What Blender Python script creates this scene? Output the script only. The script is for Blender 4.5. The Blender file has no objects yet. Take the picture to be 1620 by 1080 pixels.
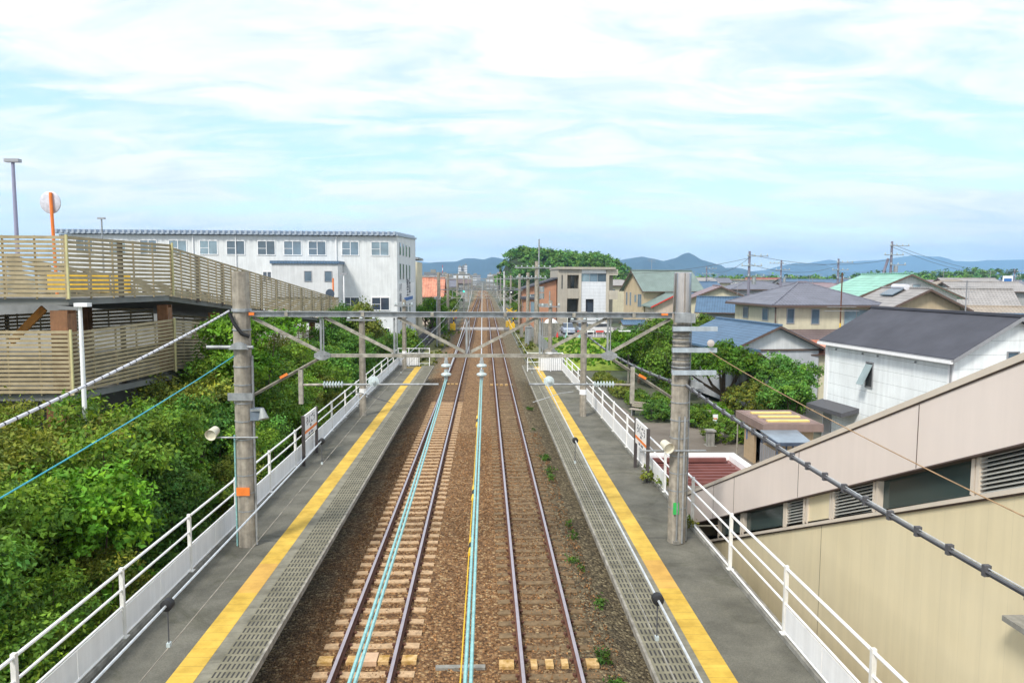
import bpy, math, random
import numpy as np
from mathutils import Vector, Matrix
R = math.radians
random.seed(7)
scene = bpy.context.scene
C = scene.collection

# ------------------------------------------------------------------ camera, world, sun, exposure
cam_d = bpy.data.cameras.new('camera'); cam = bpy.data.objects.new('camera', cam_d); C.objects.link(cam)
scene.camera = cam
cam_d.sensor_width = 36; cam_d.lens = 36*1150/1620; cam_d.clip_start = 0.1; cam_d.clip_end = 30000
yaw, pit, roll = R(2.14), R(4.9), R(0.3)
F = Vector((math.sin(yaw)*math.cos(pit), math.cos(yaw)*math.cos(pit), -math.sin(pit)))
R0 = Vector((math.cos(yaw), -math.sin(yaw), 0)); U0 = R0.cross(F)
RR = R0*math.cos(roll)+U0*math.sin(roll); UU = U0*math.cos(roll)-R0*math.sin(roll)
cam.matrix_world = Matrix(((RR.x, UU.x, -F.x, 0), (RR.y, UU.y, -F.y, 0), (RR.z, UU.z, -F.z, 7.6), (0, 0, 0, 1)))
scene.render.resolution_x = 1024; scene.render.resolution_y = 682
scene.view_settings.view_transform = 'Standard'; scene.view_settings.look = 'None'
scene.view_settings.gamma = 1; scene.view_settings.exposure = 1.14
scene.cycles.volume_bounces = 1

SUN_EL, SUN_AZ = 48, 216          # azimuth clockwise from +Y (behind and to the right of the camera)
world = bpy.data.worlds.new('World'); scene.world = world; world.use_nodes = True
nt = world.node_tree; nt.nodes.clear()
def N(t, typ, **kw):
    n = t.nodes.new(typ)
    for k, v in kw.items(): setattr(n, k, v)
    return n
def math_n(t, op, a, b=None, c=None):
    n = N(t, 'ShaderNodeMath', operation=op)
    for i, v in enumerate((a, b, c)):
        if v is None: continue
        if isinstance(v, (int, float)): n.inputs[i].default_value = v
        else: t.links.new(v, n.inputs[i])
    return n.outputs[0]
def ramp(t, fac, stops):
    n = N(t, 'ShaderNodeValToRGB'); e = n.color_ramp.elements
    while len(e) < len(stops): e.new(0.5)
    for el, (p, c) in zip(e, stops):
        el.position = p; el.color = (*c, 1) if len(c) == 3 else c
    if fac is not None: t.links.new(fac, n.inputs[0])
    return n
def noise(t, vec, scale, detail=4, rough=0.55, dist=0.0):
    n = N(t, 'ShaderNodeTexNoise'); n.inputs['Scale'].default_value = scale; n.inputs['Detail'].default_value = detail
    n.inputs['Roughness'].default_value = rough; n.inputs['Distortion'].default_value = dist
    if vec is not None: t.links.new(vec, n.inputs['Vector'])
    return n
def mixc(t, fac, a, b, mode='MIX'):
    n = N(t, 'ShaderNodeMix', data_type='RGBA', blend_type=mode)
    for s, v in ((n.inputs[0], fac), (n.inputs[6], a), (n.inputs[7], b)):
        if isinstance(v, (int, float)): s.default_value = v
        elif isinstance(v, tuple): s.default_value = (*v, 1)
        else: t.links.new(v, s)
    return n.outputs[2]
sky = N(nt, 'ShaderNodeTexSky', sky_type='NISHITA'); sky.sun_disc = False
sky.sun_elevation = R(SUN_EL); sky.sun_rotation = R(SUN_AZ); sky.air_density = 1.0; sky.dust_density = 0.6; sky.ozone_density = 2.0
tc = N(nt, 'ShaderNodeTexCoord'); sep = N(nt, 'ShaderNodeSeparateXYZ'); nt.links.new(tc.outputs['Generated'], sep.inputs[0])
zc = math_n(nt, 'ADD', math_n(nt, 'MAXIMUM', sep.outputs[2], 0.0), 0.16)
px = math_n(nt, 'DIVIDE', sep.outputs[0], zc); py = math_n(nt, 'DIVIDE', sep.outputs[1], zc)
cmb = N(nt, 'ShaderNodeCombineXYZ'); nt.links.new(math_n(nt, 'MULTIPLY', px, 0.52), cmb.inputs[0]); nt.links.new(py, cmb.inputs[1])
n1 = noise(nt, cmb.outputs[0], 0.95, 10, 0.56, 0.9); n2 = noise(nt, cmb.outputs[0], 3.8, 10, 0.64, 0.8)
cm = math_n(nt, 'ADD', math_n(nt, 'MULTIPLY', n1.outputs[0], 0.60), math_n(nt, 'MULTIPLY', n2.outputs[0], 0.40))
elev = ramp(nt, sep.outputs[2], [(0.0, (0.2,)*3), (0.10, (0.1,)*3), (0.17, (0.0,)*3), (0.36, (0.8,)*3)])
cm2 = math_n(nt, 'ADD', cm, math_n(nt, 'MULTIPLY', elev.outputs[0], 0.13))
mask = ramp(nt, cm2, [(0.43, (0.0,)*3), (0.50, (0.62,)*3), (0.57, (1,)*3)])
band = ramp(nt, sep.outputs[2], [(0.0, (1.0, 1.0, 0.90)), (0.05, (0.84, 1.0, 0.94)), (0.13, (0.56, 0.80, 1.0)), (0.30, (0.52, 0.72, 1.0)), (1.0, (0.2, 0.5, 0.95))])
skyc = mixc(nt, 0.85, sky.outputs[0], band.outputs[0])
bg1 = N(nt, 'ShaderNodeBackground'); nt.links.new(sky.outputs[0], bg1.inputs[0]); bg1.inputs[1].default_value = 0.04
bgb = N(nt, 'ShaderNodeBackground'); nt.links.new(band.outputs[0], bgb.inputs[0]); bgb.inputs[1].default_value = 0.41
adds = N(nt, 'ShaderNodeAddShader'); nt.links.new(bg1.outputs[0], adds.inputs[0]); nt.links.new(bgb.outputs[0], adds.inputs[1])
cl = ramp(nt, n2.outputs[0], [(0.34, (0.72, 0.82, 0.94)), (0.58, (0.97, 0.99, 1.0))])
bg2 = N(nt, 'ShaderNodeBackground'); nt.links.new(cl.outputs[0], bg2.inputs[0]); bg2.inputs[1].default_value = 0.565
mx = N(nt, 'ShaderNodeMixShader'); nt.links.new(mask.outputs[0], mx.inputs[0]); nt.links.new(adds.outputs[0], mx.inputs[1]); nt.links.new(bg2.outputs[0], mx.inputs[2])
wo = N(nt, 'ShaderNodeOutputWorld'); nt.links.new(mx.outputs[0], wo.inputs[0])

sl = bpy.data.lights.new('sun', 'SUN'); sl.energy = 1.8; sl.angle = R(12); sl.color = (1.0, 0.95, 0.86)
sun = bpy.data.objects.new('sun', sl); C.objects.link(sun)
sd = Vector((math.sin(R(SUN_AZ))*math.cos(R(SUN_EL)), math.cos(R(SUN_AZ))*math.cos(R(SUN_EL)), math.sin(R(SUN_EL))))
sun.rotation_euler = (-sd).to_track_quat('-Z', 'Y').to_euler()

# ------------------------------------------------------------------ materials
MATS = {}
def mat(name, col, rough=0.7, var=0.25, scale=3.0, metal=0.0, bump=0.0, bscale=None, col2=None, streak=0.0, spec=0.4, emis=None):
    """Principled surface whose base colour varies by noise, with optional vertical weather streaks and bump."""
    if name in MATS: return MATS[name]
    m = bpy.data.materials.new(name); m.use_nodes = True; t = m.node_tree; b = t.nodes['Principled BSDF']
    tcn = N(t, 'ShaderNodeTexCoord'); v = tcn.outputs['Object']
    n = noise(t, v, scale, 6, 0.6)
    lo = tuple(c*(1-var) for c in col); hi = col2 or tuple(min(1, c*(1+var*0.6)) for c in col)
    c = ramp(t, n.outputs[0], [(0.3, lo), (0.68, hi)]).outputs[0]
    if streak:
        mp = N(t, 'ShaderNodeMapping'); mp.inputs['Scale'].default_value = (3.0, 3.0, 0.22); t.links.new(v, mp.inputs[0])
        sn = noise(t, mp.outputs[0], 1.6, 5, 0.6); sr = ramp(t, sn.outputs[0], [(0.42, (1-streak,)*3), (0.62, (1,)*3)])
        c = mixc(t, 1.0, c, sr.outputs[0], 'MULTIPLY')
    t.links.new(c, b.inputs['Base Color'])
    b.inputs['Roughness'].default_value = rough; b.inputs['Metallic'].default_value = metal
    b.inputs['Specular IOR Level'].default_value = spec
    if bump:
        bn = noise(t, v, bscale or scale*6, 5, 0.6); bp = N(t, 'ShaderNodeBump'); bp.inputs['Strength'].default_value = bump
        bp.inputs['Distance'].default_value = 0.02; t.links.new(bn.outputs[0], bp.inputs['Height']); t.links.new(bp.outputs[0], b.inputs['Normal'])
    if emis:
        b.inputs['Emission Color'].default_value = (*emis[0], 1); b.inputs['Emission Strength'].default_value = emis[1]
    MATS[name] = m; return m
def stripes(m, axis, period, width, dark, bump=0.5, dist=0.02, sharp=True, axis2=None, period2=1.0, width2=0.03):
    """Regular joints / ribs along an object axis added to an existing material (board laps, panel joints, roof ribs)."""
    t = m.node_tree; b = t.nodes['Principled BSDF']
    tcn = N(t, 'ShaderNodeTexCoord'); s = N(t, 'ShaderNodeSeparateXYZ'); t.links.new(tcn.outputs['Object'], s.inputs[0])
    fr = math_n(t, 'FRACT', math_n(t, 'DIVIDE', math_n(t, 'ADD', s.outputs[axis], 1000.0), period))
    k = math_n(t, 'LESS_THAN', fr, width/period)
    if axis2 is not None:
        fr2 = math_n(t, 'FRACT', math_n(t, 'DIVIDE', math_n(t, 'ADD', s.outputs[axis2], 1000.0), period2))
        k = math_n(t, 'MAXIMUM', k, math_n(t, 'LESS_THAN', fr2, width2/period2))
    old = b.inputs['Base Color'].links[0].from_socket
    t.links.new(mixc(t, math_n(t, 'MULTIPLY', k, dark), old, (0.03, 0.03, 0.035)), b.inputs['Base Color'])
    h = math_n(t, 'SUBTRACT', 1.0, k) if sharp else math_n(t, 'ABSOLUTE', math_n(t, 'SUBTRACT', fr, 0.5))
    bp = N(t, 'ShaderNodeBump'); bp.inputs['Strength'].default_value = bump; bp.inputs['Distance'].default_value = dist
    t.links.new(h, bp.inputs['Height'])
    if b.inputs['Normal'].links: t.links.new(b.inputs['Normal'].links[0].from_socket, bp.inputs['Normal'])
    t.links.new(bp.outputs[0], b.inputs['Normal'])
    return m
def roofmat(name, col, period=0.32, ribs=0.28, var=0.2):
    """Tiled roof: brick-like courses in object space."""
    if name in MATS: return MATS[name]
    m = mat(name, col, 0.55, var, 1.2)
    t = m.node_tree; b = t.nodes['Principled BSDF']
    tcn = N(t, 'ShaderNodeTexCoord'); s = N(t, 'ShaderNodeSeparateXYZ'); t.links.new(tcn.outputs['Object'], s.inputs[0])
    a = math_n(t, 'SINE', math_n(t, 'MULTIPLY', s.outputs[0], 2*math.pi/ribs))
    w = math_n(t, 'FRACT', math_n(t, 'DIVIDE', math_n(t, 'ADD', s.outputs[2], 1000.0), period*0.45))
    hgt = math_n(t, 'ADD', math_n(t, 'MULTIPLY', a, 0.5), math_n(t, 'MULTIPLY', w, -1.0))
    old = b.inputs['Base Color'].links[0].from_socket
    shade = ramp(t, math_n(t, 'ADD', math_n(t, 'MULTIPLY', a, 0.25), w), [(0.0, (0.62,)*3), (0.5, (1,)*3), (1.0, (1.0,)*3)])
    t.links.new(mixc(t, 1.0, old, shade.outputs[0], 'MULTIPLY'), b.inputs['Base Color'])
    bp = N(t, 'ShaderNodeBump'); bp.inputs['Strength'].default_value = 0.6; bp.inputs['Distance'].default_value = 0.03
    t.links.new(hgt, bp.inputs['Height']); t.links.new(bp.outputs[0], b.inputs['Normal'])
    return m
def glassmat(name, col=(0.05, 0.08, 0.11), rough=0.08):
    if name in MATS: return MATS[name]
    m = mat(name, col, rough, 0.3, 0.8, spec=0.8); t = m.node_tree; b = t.nodes['Principled BSDF']
    old = b.inputs['Base Color'].links[0].from_socket; oi = N(t, 'ShaderNodeObjectInfo')
    r = ramp(t, oi.outputs['Random'], [(0.0, (0.7,)*3), (0.5, (1.2,)*3), (0.62, (2.6, 2.4, 2.1)), (1.0, (1.4,)*3)])
    t.links.new(mixc(t, 1.0, old, r.outputs[0], 'MULTIPLY'), b.inputs['Base Color'])
    return m

M_conc = mat('concrete', (0.30, 0.29, 0.26), 0.85, 0.3, 4, bump=0.3, streak=0.25)
M_mast = mat('mast_concrete', (0.40, 0.36, 0.30), 0.85, 0.35, 5, bump=0.3, streak=0.35)
M_steel = mat('galvanised_steel', (0.38, 0.40, 0.415), 0.5, 0.3, 6, metal=0.35, streak=0.25)
M_steel_old = mat('weathered_steel', (0.40, 0.375, 0.32), 0.6, 0.35, 9, metal=0.2, streak=0.3)
M_white = mat('white_paint', (0.88, 0.88, 0.89), 0.45, 0.04, 6, streak=0.04)
M_porc = mat('porcelain', (0.50, 0.57, 0.58), 0.25, 0.2, 8, spec=0.6)
M_black = mat('black_rubber', (0.02, 0.02, 0.022), 0.6, 0.3, 8)
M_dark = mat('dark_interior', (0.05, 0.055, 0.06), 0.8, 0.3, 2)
M_rail = mat('rail_head', (0.50, 0.44, 0.47), 0.28, 0.15, 3, metal=0.7)
M_rust = mat('rail_rust', (0.13, 0.055, 0.035), 0.85, 0.35, 9)
M_teal = mat('patinated_copper', (0.26, 0.50, 0.50), 0.5, 0.25, 20)
M_wire = mat('bare_wire', (0.62, 0.64, 0.66), 0.35, 0.2, 20, metal=0.3)
M_wdark = mat('dark_cable', (0.09, 0.09, 0.10), 0.6, 0.2, 20)
M_orange = mat('orange_paint', (0.85, 0.22, 0.04), 0.5, 0.2, 5)
M_yellow = mat('yellow_paint', (0.80, 0.50, 0.03), 0.5, 0.2, 6)
M_red = mat('red_paint', (0.62, 0.05, 0.04), 0.5, 0.2, 5)
M_glass = glassmat('window_glass', (0.10, 0.15, 0.20))
M_glassd = glassmat('dark_window_glass', (0.04, 0.055, 0.08))
M_alu = mat('window_frame', (0.38, 0.38, 0.40), 0.4, 0.1, 4, metal=0.4)
M_brown = mat('brown_trim', (0.12, 0.08, 0.065), 0.6, 0.2, 4)
M_bark = mat('bark', (0.12, 0.085, 0.06), 0.9, 0.4, 12, bump=0.6)
M_text = mat('sign_ink', (0.02, 0.025, 0.05), 0.6, 0.1, 4)
M_blue = mat('sign_blue', (0.04, 0.16, 0.45), 0.5, 0.1, 4)
M_green = mat('sign_green', (0.04, 0.45, 0.10), 0.5, 0.1, 4)

def leafmat(name, col, sss=0.25):
    if name in MATS: return MATS[name]
    m = bpy.data.materials.new(name); m.use_nodes = True; t = m.node_tree; b = t.nodes['Principled BSDF']
    at = N(t, 'ShaderNodeAttribute'); at.attribute_name = 'tint'
    oi = N(t, 'ShaderNodeObjectInfo')
    hs = N(t, 'ShaderNodeHueSaturation')
    t.links.new(at.outputs['Color'], hs.inputs['Color'])
    t.links.new(math_n(t, 'ADD', 0.48, math_n(t, 'MULTIPLY', oi.outputs['Random'], 0.035)), hs.inputs['Hue'])
    t.links.new(math_n(t, 'ADD', 0.8, math_n(t, 'MULTIPLY', oi.outputs['Random'], 0.45)), hs.inputs['Value'])
    c = mixc(t, 1.0, hs.outputs[0], col, 'MULTIPLY')
    t.links.new(c, b.inputs['Base Color']); b.inputs['Roughness'].default_value = 0.6
    b.inputs['Specular IOR Level'].default_value = 0.25
    tr = N(t, 'ShaderNodeBsdfTranslucent'); t.links.new(mixc(t, 1.0, c, (0.9, 1.0, 0.35), 'MULTIPLY'), tr.inputs[0])
    ms = N(t, 'ShaderNodeMixShader'); ms.inputs[0].default_value = sss
    t.links.new(b.outputs[0], ms.inputs[1]); t.links.new(tr.outputs[0], ms.inputs[2])
    t.links.new(ms.outputs[0], t.nodes['Material Output'].inputs[0])
    MATS[name] = m; return m

# ------------------------------------------------------------------ mesh helpers
ORG = {}
def tag(o, label=None, cat=None, group=None, kind=None):
    if label: o['label'] = label
    if cat: o['category'] = cat
    if group: o['group'] = group
    if kind: o['kind'] = kind
    return o
def thing(name, label, cat, loc=(0, 0, 0), group=None, rz=0.0):
    o = bpy.data.objects.new(name, None); o.empty_display_size = 0.3; C.objects.link(o)
    o.location = loc; o.rotation_euler = (0, 0, rz); ORG[o.name] = Vector(loc) if rz == 0 else Vector((0, 0, 0))
    return tag(o, label, cat, group)
class MB:
    def __init__(s): s.v = []; s.f = []; s.m = []; s.mats = []
    def mi(s, m):
        if m is None: return 0
        if m not in s.mats: s.mats.append(m)
        return s.mats.index(m)
    def add(s, vs, fs, m=None):
        b = len(s.v); s.v += [tuple(v) for v in vs]; k = s.mi(m)
        for f in fs: s.f.append(tuple(b+i for i in f)); s.m.append(k)
        return s
    def box(s, x0, x1, y0, y1, z0, z1, m=None):
        vs = [(x0, y0, z0), (x1, y0, z0), (x1, y1, z0), (x0, y1, z0), (x0, y0, z1), (x1, y0, z1), (x1, y1, z1), (x0, y1, z1)]
        return s.add(vs, [(0, 3, 2, 1), (4, 5, 6, 7), (0, 1, 5, 4), (1, 2, 6, 5), (2, 3, 7, 6), (3, 0, 4, 7)], m)
    def bar(s, a, b, w, h=None, m=None, up=(0, 0, 1)):
        """box section from a to b, w across, h tall"""
        a = Vector(a); b = Vector(b); h = h or w; d = (b-a).normalized(); u = Vector(up)
        if abs(d.dot(u)) > 0.98: u = Vector((0, 1, 0))
        x = d.cross(u).normalized()*w/2; y = x.cross(d).normalized()*h/2
        vs = [a-x-y, a+x-y, a+x+y, a-x+y, b-x-y, b+x-y, b+x+y, b-x+y]
        return s.add(vs, [(0, 1, 2, 3), (7, 6, 5, 4), (0, 4, 5, 1), (1, 5, 6, 2), (2, 6, 7, 3), (3, 7, 4, 0)], m)
    def tube(s, pts, r, n=8, m=None, r2=None, caps=True):
        pts = [Vector(p) for p in pts]; rs = r if isinstance(r, (list, tuple)) else ([r]*len(pts) if r2 is None else [r+(r2-r)*i/(len(pts)-1) for i in range(len(pts))])
        b = len(s.v); k = s.mi(m); prevx = None
        for i, p in enumerate(pts):
            d = (pts[min(i+1, len(pts)-1)]-pts[max(i-1, 0)]).normalized()
            u = Vector((0, 0, 1)) if abs(d.z) < 0.95 else Vector((0, 1, 0))
            x = d.cross(u).normalized(); y = x.cross(d).normalized()
            for j in range(n):
                a = 2*math.pi*j/n; q = p+x*math.cos(a)*rs[i]+y*math.sin(a)*rs[i]; s.v.append(tuple(q))
        for i in range(len(pts)-1):
            for j in range(n):
                a0 = b+i*n+j; a1 = b+i*n+(j+1) % n
                s.f.append((a0, a1, a1+n, a0+n)); s.m.append(k)
        if caps:
            s.f.append(tuple(b+j for j in range(n-1, -1, -1))); s.m.append(k)
            e = b+(len(pts)-1)*n; s.f.append(tuple(e+j for j in range(n))); s.m.append(k)
        return s
    def disc(s, c, axis, prof, n=14, m=None):
        """lathe: prof = [(along axis, radius)]"""
        c = Vector(c); ax = Vector(axis).normalized()
        return s.tube([c+ax*p[0] for p in prof], [max(p[1], 0.002) for p in prof], n, m) if False else s._lathe(c, ax, prof, n, m)
    def _lathe(s, c, ax, prof, n, m):
        u = Vector((0, 0, 1)) if abs(ax.z) < 0.9 else Vector((0, 1, 0)); x = ax.cross(u).normalized(); y = x.cross(ax).normalized()
        b = len(s.v); k = s.mi(m)
        for (h, r) in prof:
            for j in range(n):
                a = 2*math.pi*j/n; s.v.append(tuple(c+ax*h+x*math.cos(a)*r+y*math.sin(a)*r))
        for i in range(len(prof)-1):
            for j in range(n):
                a0 = b+i*n+j; a1 = b+i*n+(j+1) % n; s.f.append((a0, a1, a1+n, a0+n)); s.m.append(k)
        s.f.append(tuple(b+j for j in range(n-1, -1, -1))); s.m.append(k)
        e = b+(len(prof)-1)*n; s.f.append(tuple(e+j for j in range(n))); s.m.append(k)
        return s
    def prism(s, poly, axis, a, b, m=None):
        """extrude 2-D polygon; axis 'x','y' or 'z' from a to b"""
        def P(p, q, t):
            return {'x': (t, p, q), 'y': (p, t, q), 'z': (p, q, t)}[axis]
        n = len(poly); vs = [P(p, q, a) for p, q in poly]+[P(p, q, b) for p, q in poly]
        fs = [tuple(range(n)), tuple(range(2*n-1, n-1, -1))]+[(i, i+n, (i+1) % n+n, (i+1) % n) for i in range(n)]
        return s.add(vs, fs, m)
    def slab(s, quad, th, m=None):
        """thin slab: four (or more) points, thickness th downwards along z"""
        n = len(quad); vs = [Vector(q) for q in quad]+[Vector(q)-Vector((0, 0, th)) for q in quad]
        fs = [tuple(range(n)), tuple(range(2*n-1, n-1, -1))]+[(i, i+n, (i+1) % n+n, (i+1) % n) for i in range(n)]
        return s.add(vs, fs, m)
    def build(s, name, m, parent=None, smooth=False, bevel=0.0):
        off = ORG.get(parent.name, Vector((0, 0, 0))) if parent else Vector((0, 0, 0))
        me = bpy.data.meshes.new(name); me.from_pydata([(x-off.x, y-off.y, z-off.z) for x, y, z in s.v], [], s.f)
        if s.mats:
            for k in s.mats: me.materials.append(k)
            me.polygons.foreach_set('material_index', s.m)
        else: me.materials.append(m)
        import bmesh
        bm = bmesh.new(); bm.from_mesh(me); bmesh.ops.recalc_face_normals(bm, faces=bm.faces); bm.to_mesh(me); bm.free()
        if smooth:
            me.polygons.foreach_set('use_smooth', [True]*len(me.polygons))
            try: me.set_sharp_from_angle(angle=R(40))
            except Exception: pass
        o = bpy.data.objects.new(name, me); C.objects.link(o)
        if parent: o.parent = parent; ORG[o.name] = off
        if bevel:
            bv = o.modifiers.new('b', 'BEVEL'); bv.width = bevel; bv.segments = 2; bv.limit_method = 'ANGLE'
        return o
def copy_tree(o, parent=None, label=None, loc=None, rz=None, group=None, scale=None):
    c = o.copy(); C.objects.link(c); c.parent = parent
    if parent is None:
        if label: c['label'] = label
        if group: c['group'] = group
        if loc is not None: c.location = loc
        if rz is not None: c.rotation_euler = (0, 0, rz)
        if scale is not None: c.scale = scale
    for ch in list(o.children): copy_tree(ch, c)
    return c
def one(mb, name, m, label, cat, group=None, smooth=False):
    return tag(mb.build(name, m, None, smooth), label, cat, group)
def structure(mb, name, m, smooth=False):
    o = mb.build(name, m, None, smooth); o['kind'] = 'structure'; return o
def text(name, body, m, parent, loc, rot, size, depth=0.004):
    cu = bpy.data.curves.new(name, 'FONT'); cu.body = body; cu.size = size; cu.align_x = 'CENTER'; cu.align_y = 'CENTER'; cu.extrude = depth; cu.resolution_u = 3
    t = bpy.data.objects.new(name+'_tmp', cu); C.objects.link(t)
    dg = bpy.context.evaluated_depsgraph_get(); dg.update()
    me = bpy.data.meshes.new_from_object(t.evaluated_get(dg)); me.name = name
    bpy.data.objects.remove(t)
    me.materials.clear(); me.materials.append(m)
    off = ORG.get(parent.name, Vector((0, 0, 0)))
    me.transform(Matrix.Translation(Vector(loc)-off) @ Matrix(rot).to_4x4())
    o = bpy.data.objects.new(name, me); C.objects.link(o); o.parent = parent; ORG[o.name] = off
    return o
ROT_PX = ((0, 0, 1), (1, 0, 0), (0, 1, 0))      # text read from +X side (faces +X): x->y, y->z
ROT_NX = ((0, 0, -1), (-1, 0, 0), (0, 1, 0))    # faces -X
ROT_NY = ((1, 0, 0), (0, 0, -1), (0, 1, 0))     # faces -Y

def gz(x, y):
    """ground height: the plaza and the thicket lie lower than the line near the station, level with it further on"""
    def ss(a, b, t): t = min(1, max(0, (t-a)/(b-a))); return t*t*(3-2*t)
    low = (1-ss(52, 78, y))*ss(5.4, 6.6, abs(x+0.5))
    return -0.40-0.80*low

# ------------------------------------------------------------------ ground, ballast, water of air
def ground_mat():
    m = bpy.data.materials.new('ground_soil'); m.use_nodes = True; t = m.node_tree; b = t.nodes['Principled BSDF']
    v = N(t, 'ShaderNodeTexCoord').outputs['Object']
    n = noise(t, v, 0.05, 8, 0.6); n2_ = noise(t, v, 1.3, 6, 0.65)
    c = ramp(t, n.outputs[0], [(0.36, (0.055, 0.085, 0.03)), (0.5, (0.12, 0.12, 0.085)), (0.62, (0.17, 0.165, 0.145))])
    t.links.new(mixc(t, 0.4, c.outputs[0], n2_.outputs[0], 'MULTIPLY'), b.inputs['Base Color']); b.inputs['Roughness'].default_value = 0.95
    return m
def axis_vals():
    a = [-9000, -5000, -2500, -1200, -500, -200, -100, -50, -30, -20, -12, -9, -7.4, -6.9, -6.4, -5.9, -4, 0, 3, 4.9, 5.4, 5.9, 6.4, 8, 12, 20, 35, 60, 120, 260, 600, 1200, 2500, 5000, 9000]
    b = [-300, -40, -10, 0, 10, 20, 30, 40, 50, 54, 58, 62, 66, 70, 74, 78, 85, 100, 130, 200, 350, 700, 1500, 3000, 6000, 9000]
    return a, b
ax_, ay_ = axis_vals(); g = MB()
vs = [(x, y, gz(x, y)) for y in ay_ for x in ax_]; nx = len(ax_)
g.add(vs, [(j*nx+i, j*nx+i+1, (j+1)*nx+i+1, (j+1)*nx+i) for j in range(len(ay_)-1) for i in range(nx-1)])
structure(g, 'ground', ground_mat())

def ballast_mat():
    m = bpy.data.materials.new('ballast'); m.use_nodes = True; t = m.node_tree; b = t.nodes['Principled BSDF']
    v = N(t, 'ShaderNodeTexCoord').outputs['Object']
    vo = N(t, 'ShaderNodeTexVoronoi'); vo.inputs['Scale'].default_value = 15; t.links.new(v, vo.inputs['Vector'])
    vo2 = N(t, 'ShaderNodeTexVoronoi'); vo2.inputs['Scale'].default_value = 33; t.links.new(v, vo2.inputs['Vector'])
    s3 = N(t, 'ShaderNodeSeparateColor'); t.links.new(vo.outputs['Color'], s3.inputs[0])
    stone = ramp(t, s3.outputs[0], [(0.0, (0.13, 0.062, 0.024)), (0.45, (0.26, 0.132, 0.050)), (0.8, (0.38, 0.210, 0.090)), (1.0, (0.56, 0.38, 0.19))])
    edge = ramp(t, vo.outputs['Distance'], [(0.25, (1,)*3), (0.62, (0.55,)*3)])
    c = mixc(t, 0.8, stone.outputs[0], edge.outputs[0], 'MULTIPLY')
    s = N(t, 'ShaderNodeSeparateXYZ'); t.links.new(v, s.inputs[0])
    n = noise(t, v, 0.9, 5, 0.6)
    # grime: greyer, mossier stones beside the platform walls and greyish under the right track
    dl = math_n(t, 'ADD', s.outputs[0], math_n(t, 'MULTIPLY', n.outputs[0], 1.4))
    rL = ramp(t, math_n(t, 'DIVIDE', math_n(t, 'ADD', dl, 4.6), 10.0), [(0.07, (1,)*3), (0.16, (0,)*3), (0.60, (0,)*3), (0.74, (0.75,)*3), (0.82, (1,)*3)])
    lum = N(t, 'ShaderNodeRGBToBW'); t.links.new(c, lum.inputs[0])
    grime = mixc(t, 1.0, lum.outputs[0], (1.0, 0.88, 0.55), 'MULTIPLY')
    c = mixc(t, math_n(t, 'MULTIPLY', rL.outputs[0], 0.85), c, grime)
    t.links.new(c, b.inputs['Base Color']); b.inputs['Roughness'].default_value = 0.95
    h = math_n(t, 'ADD', vo.outputs['Distance'], math_n(t, 'MULTIPLY', vo2.outputs['Distance'], 0.5))
    bp = N(t, 'ShaderNodeBump'); bp.invert = True; bp.inputs['Strength'].default_value = 1.0; bp.inputs['Distance'].default_value = 0.05
    t.links.new(h, bp.inputs['Height']); t.links.new(bp.outputs[0], b.inputs['Normal'])
    MATS['ballast'] = m; return m
XL, XR = -2.38, 1.32                       # track centres
LC, RC = 1.0, 1.0
def bend(y):                                # the line curves very slightly to the left far away
    return -((max(0, y-260))**2)*0.00006
b = MB(); ys = [2+0.5*i for i in range(120)]+[62+3*i for i in range(40)]+[190+20*i for i in range(42)]
prof = [(-5.2, -0.46), (-4.6, -0.37), (-3.75, -0.24), (-3.2, -0.20), (-2.38, -0.205), (-1.6, -0.20), (-0.8, -0.23), (-0.5, -0.24), (0.2, -0.22), (0.6, -0.20), (1.32, -0.21), (2.1, -0.20), (2.7, -0.24), (3.7, -0.37), (4.3, -0.46)]
rnd = random.Random(3)
vs = []
for y in ys:
    for (x, z) in prof:
        j = (rnd.random()-0.5)*0.035 if -4 < x < 3 else 0
        vs.append((x+bend(y), y, z+j))
n_ = len(prof)
b.add(vs, [(j*n_+i, j*n_+i+1, (j+1)*n_+i+1, (j+1)*n_+i) for j in range(len(ys)-1) for i in range(n_-1)])
structure(b, 'ballast_bed', ballast_mat(), True)

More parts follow.
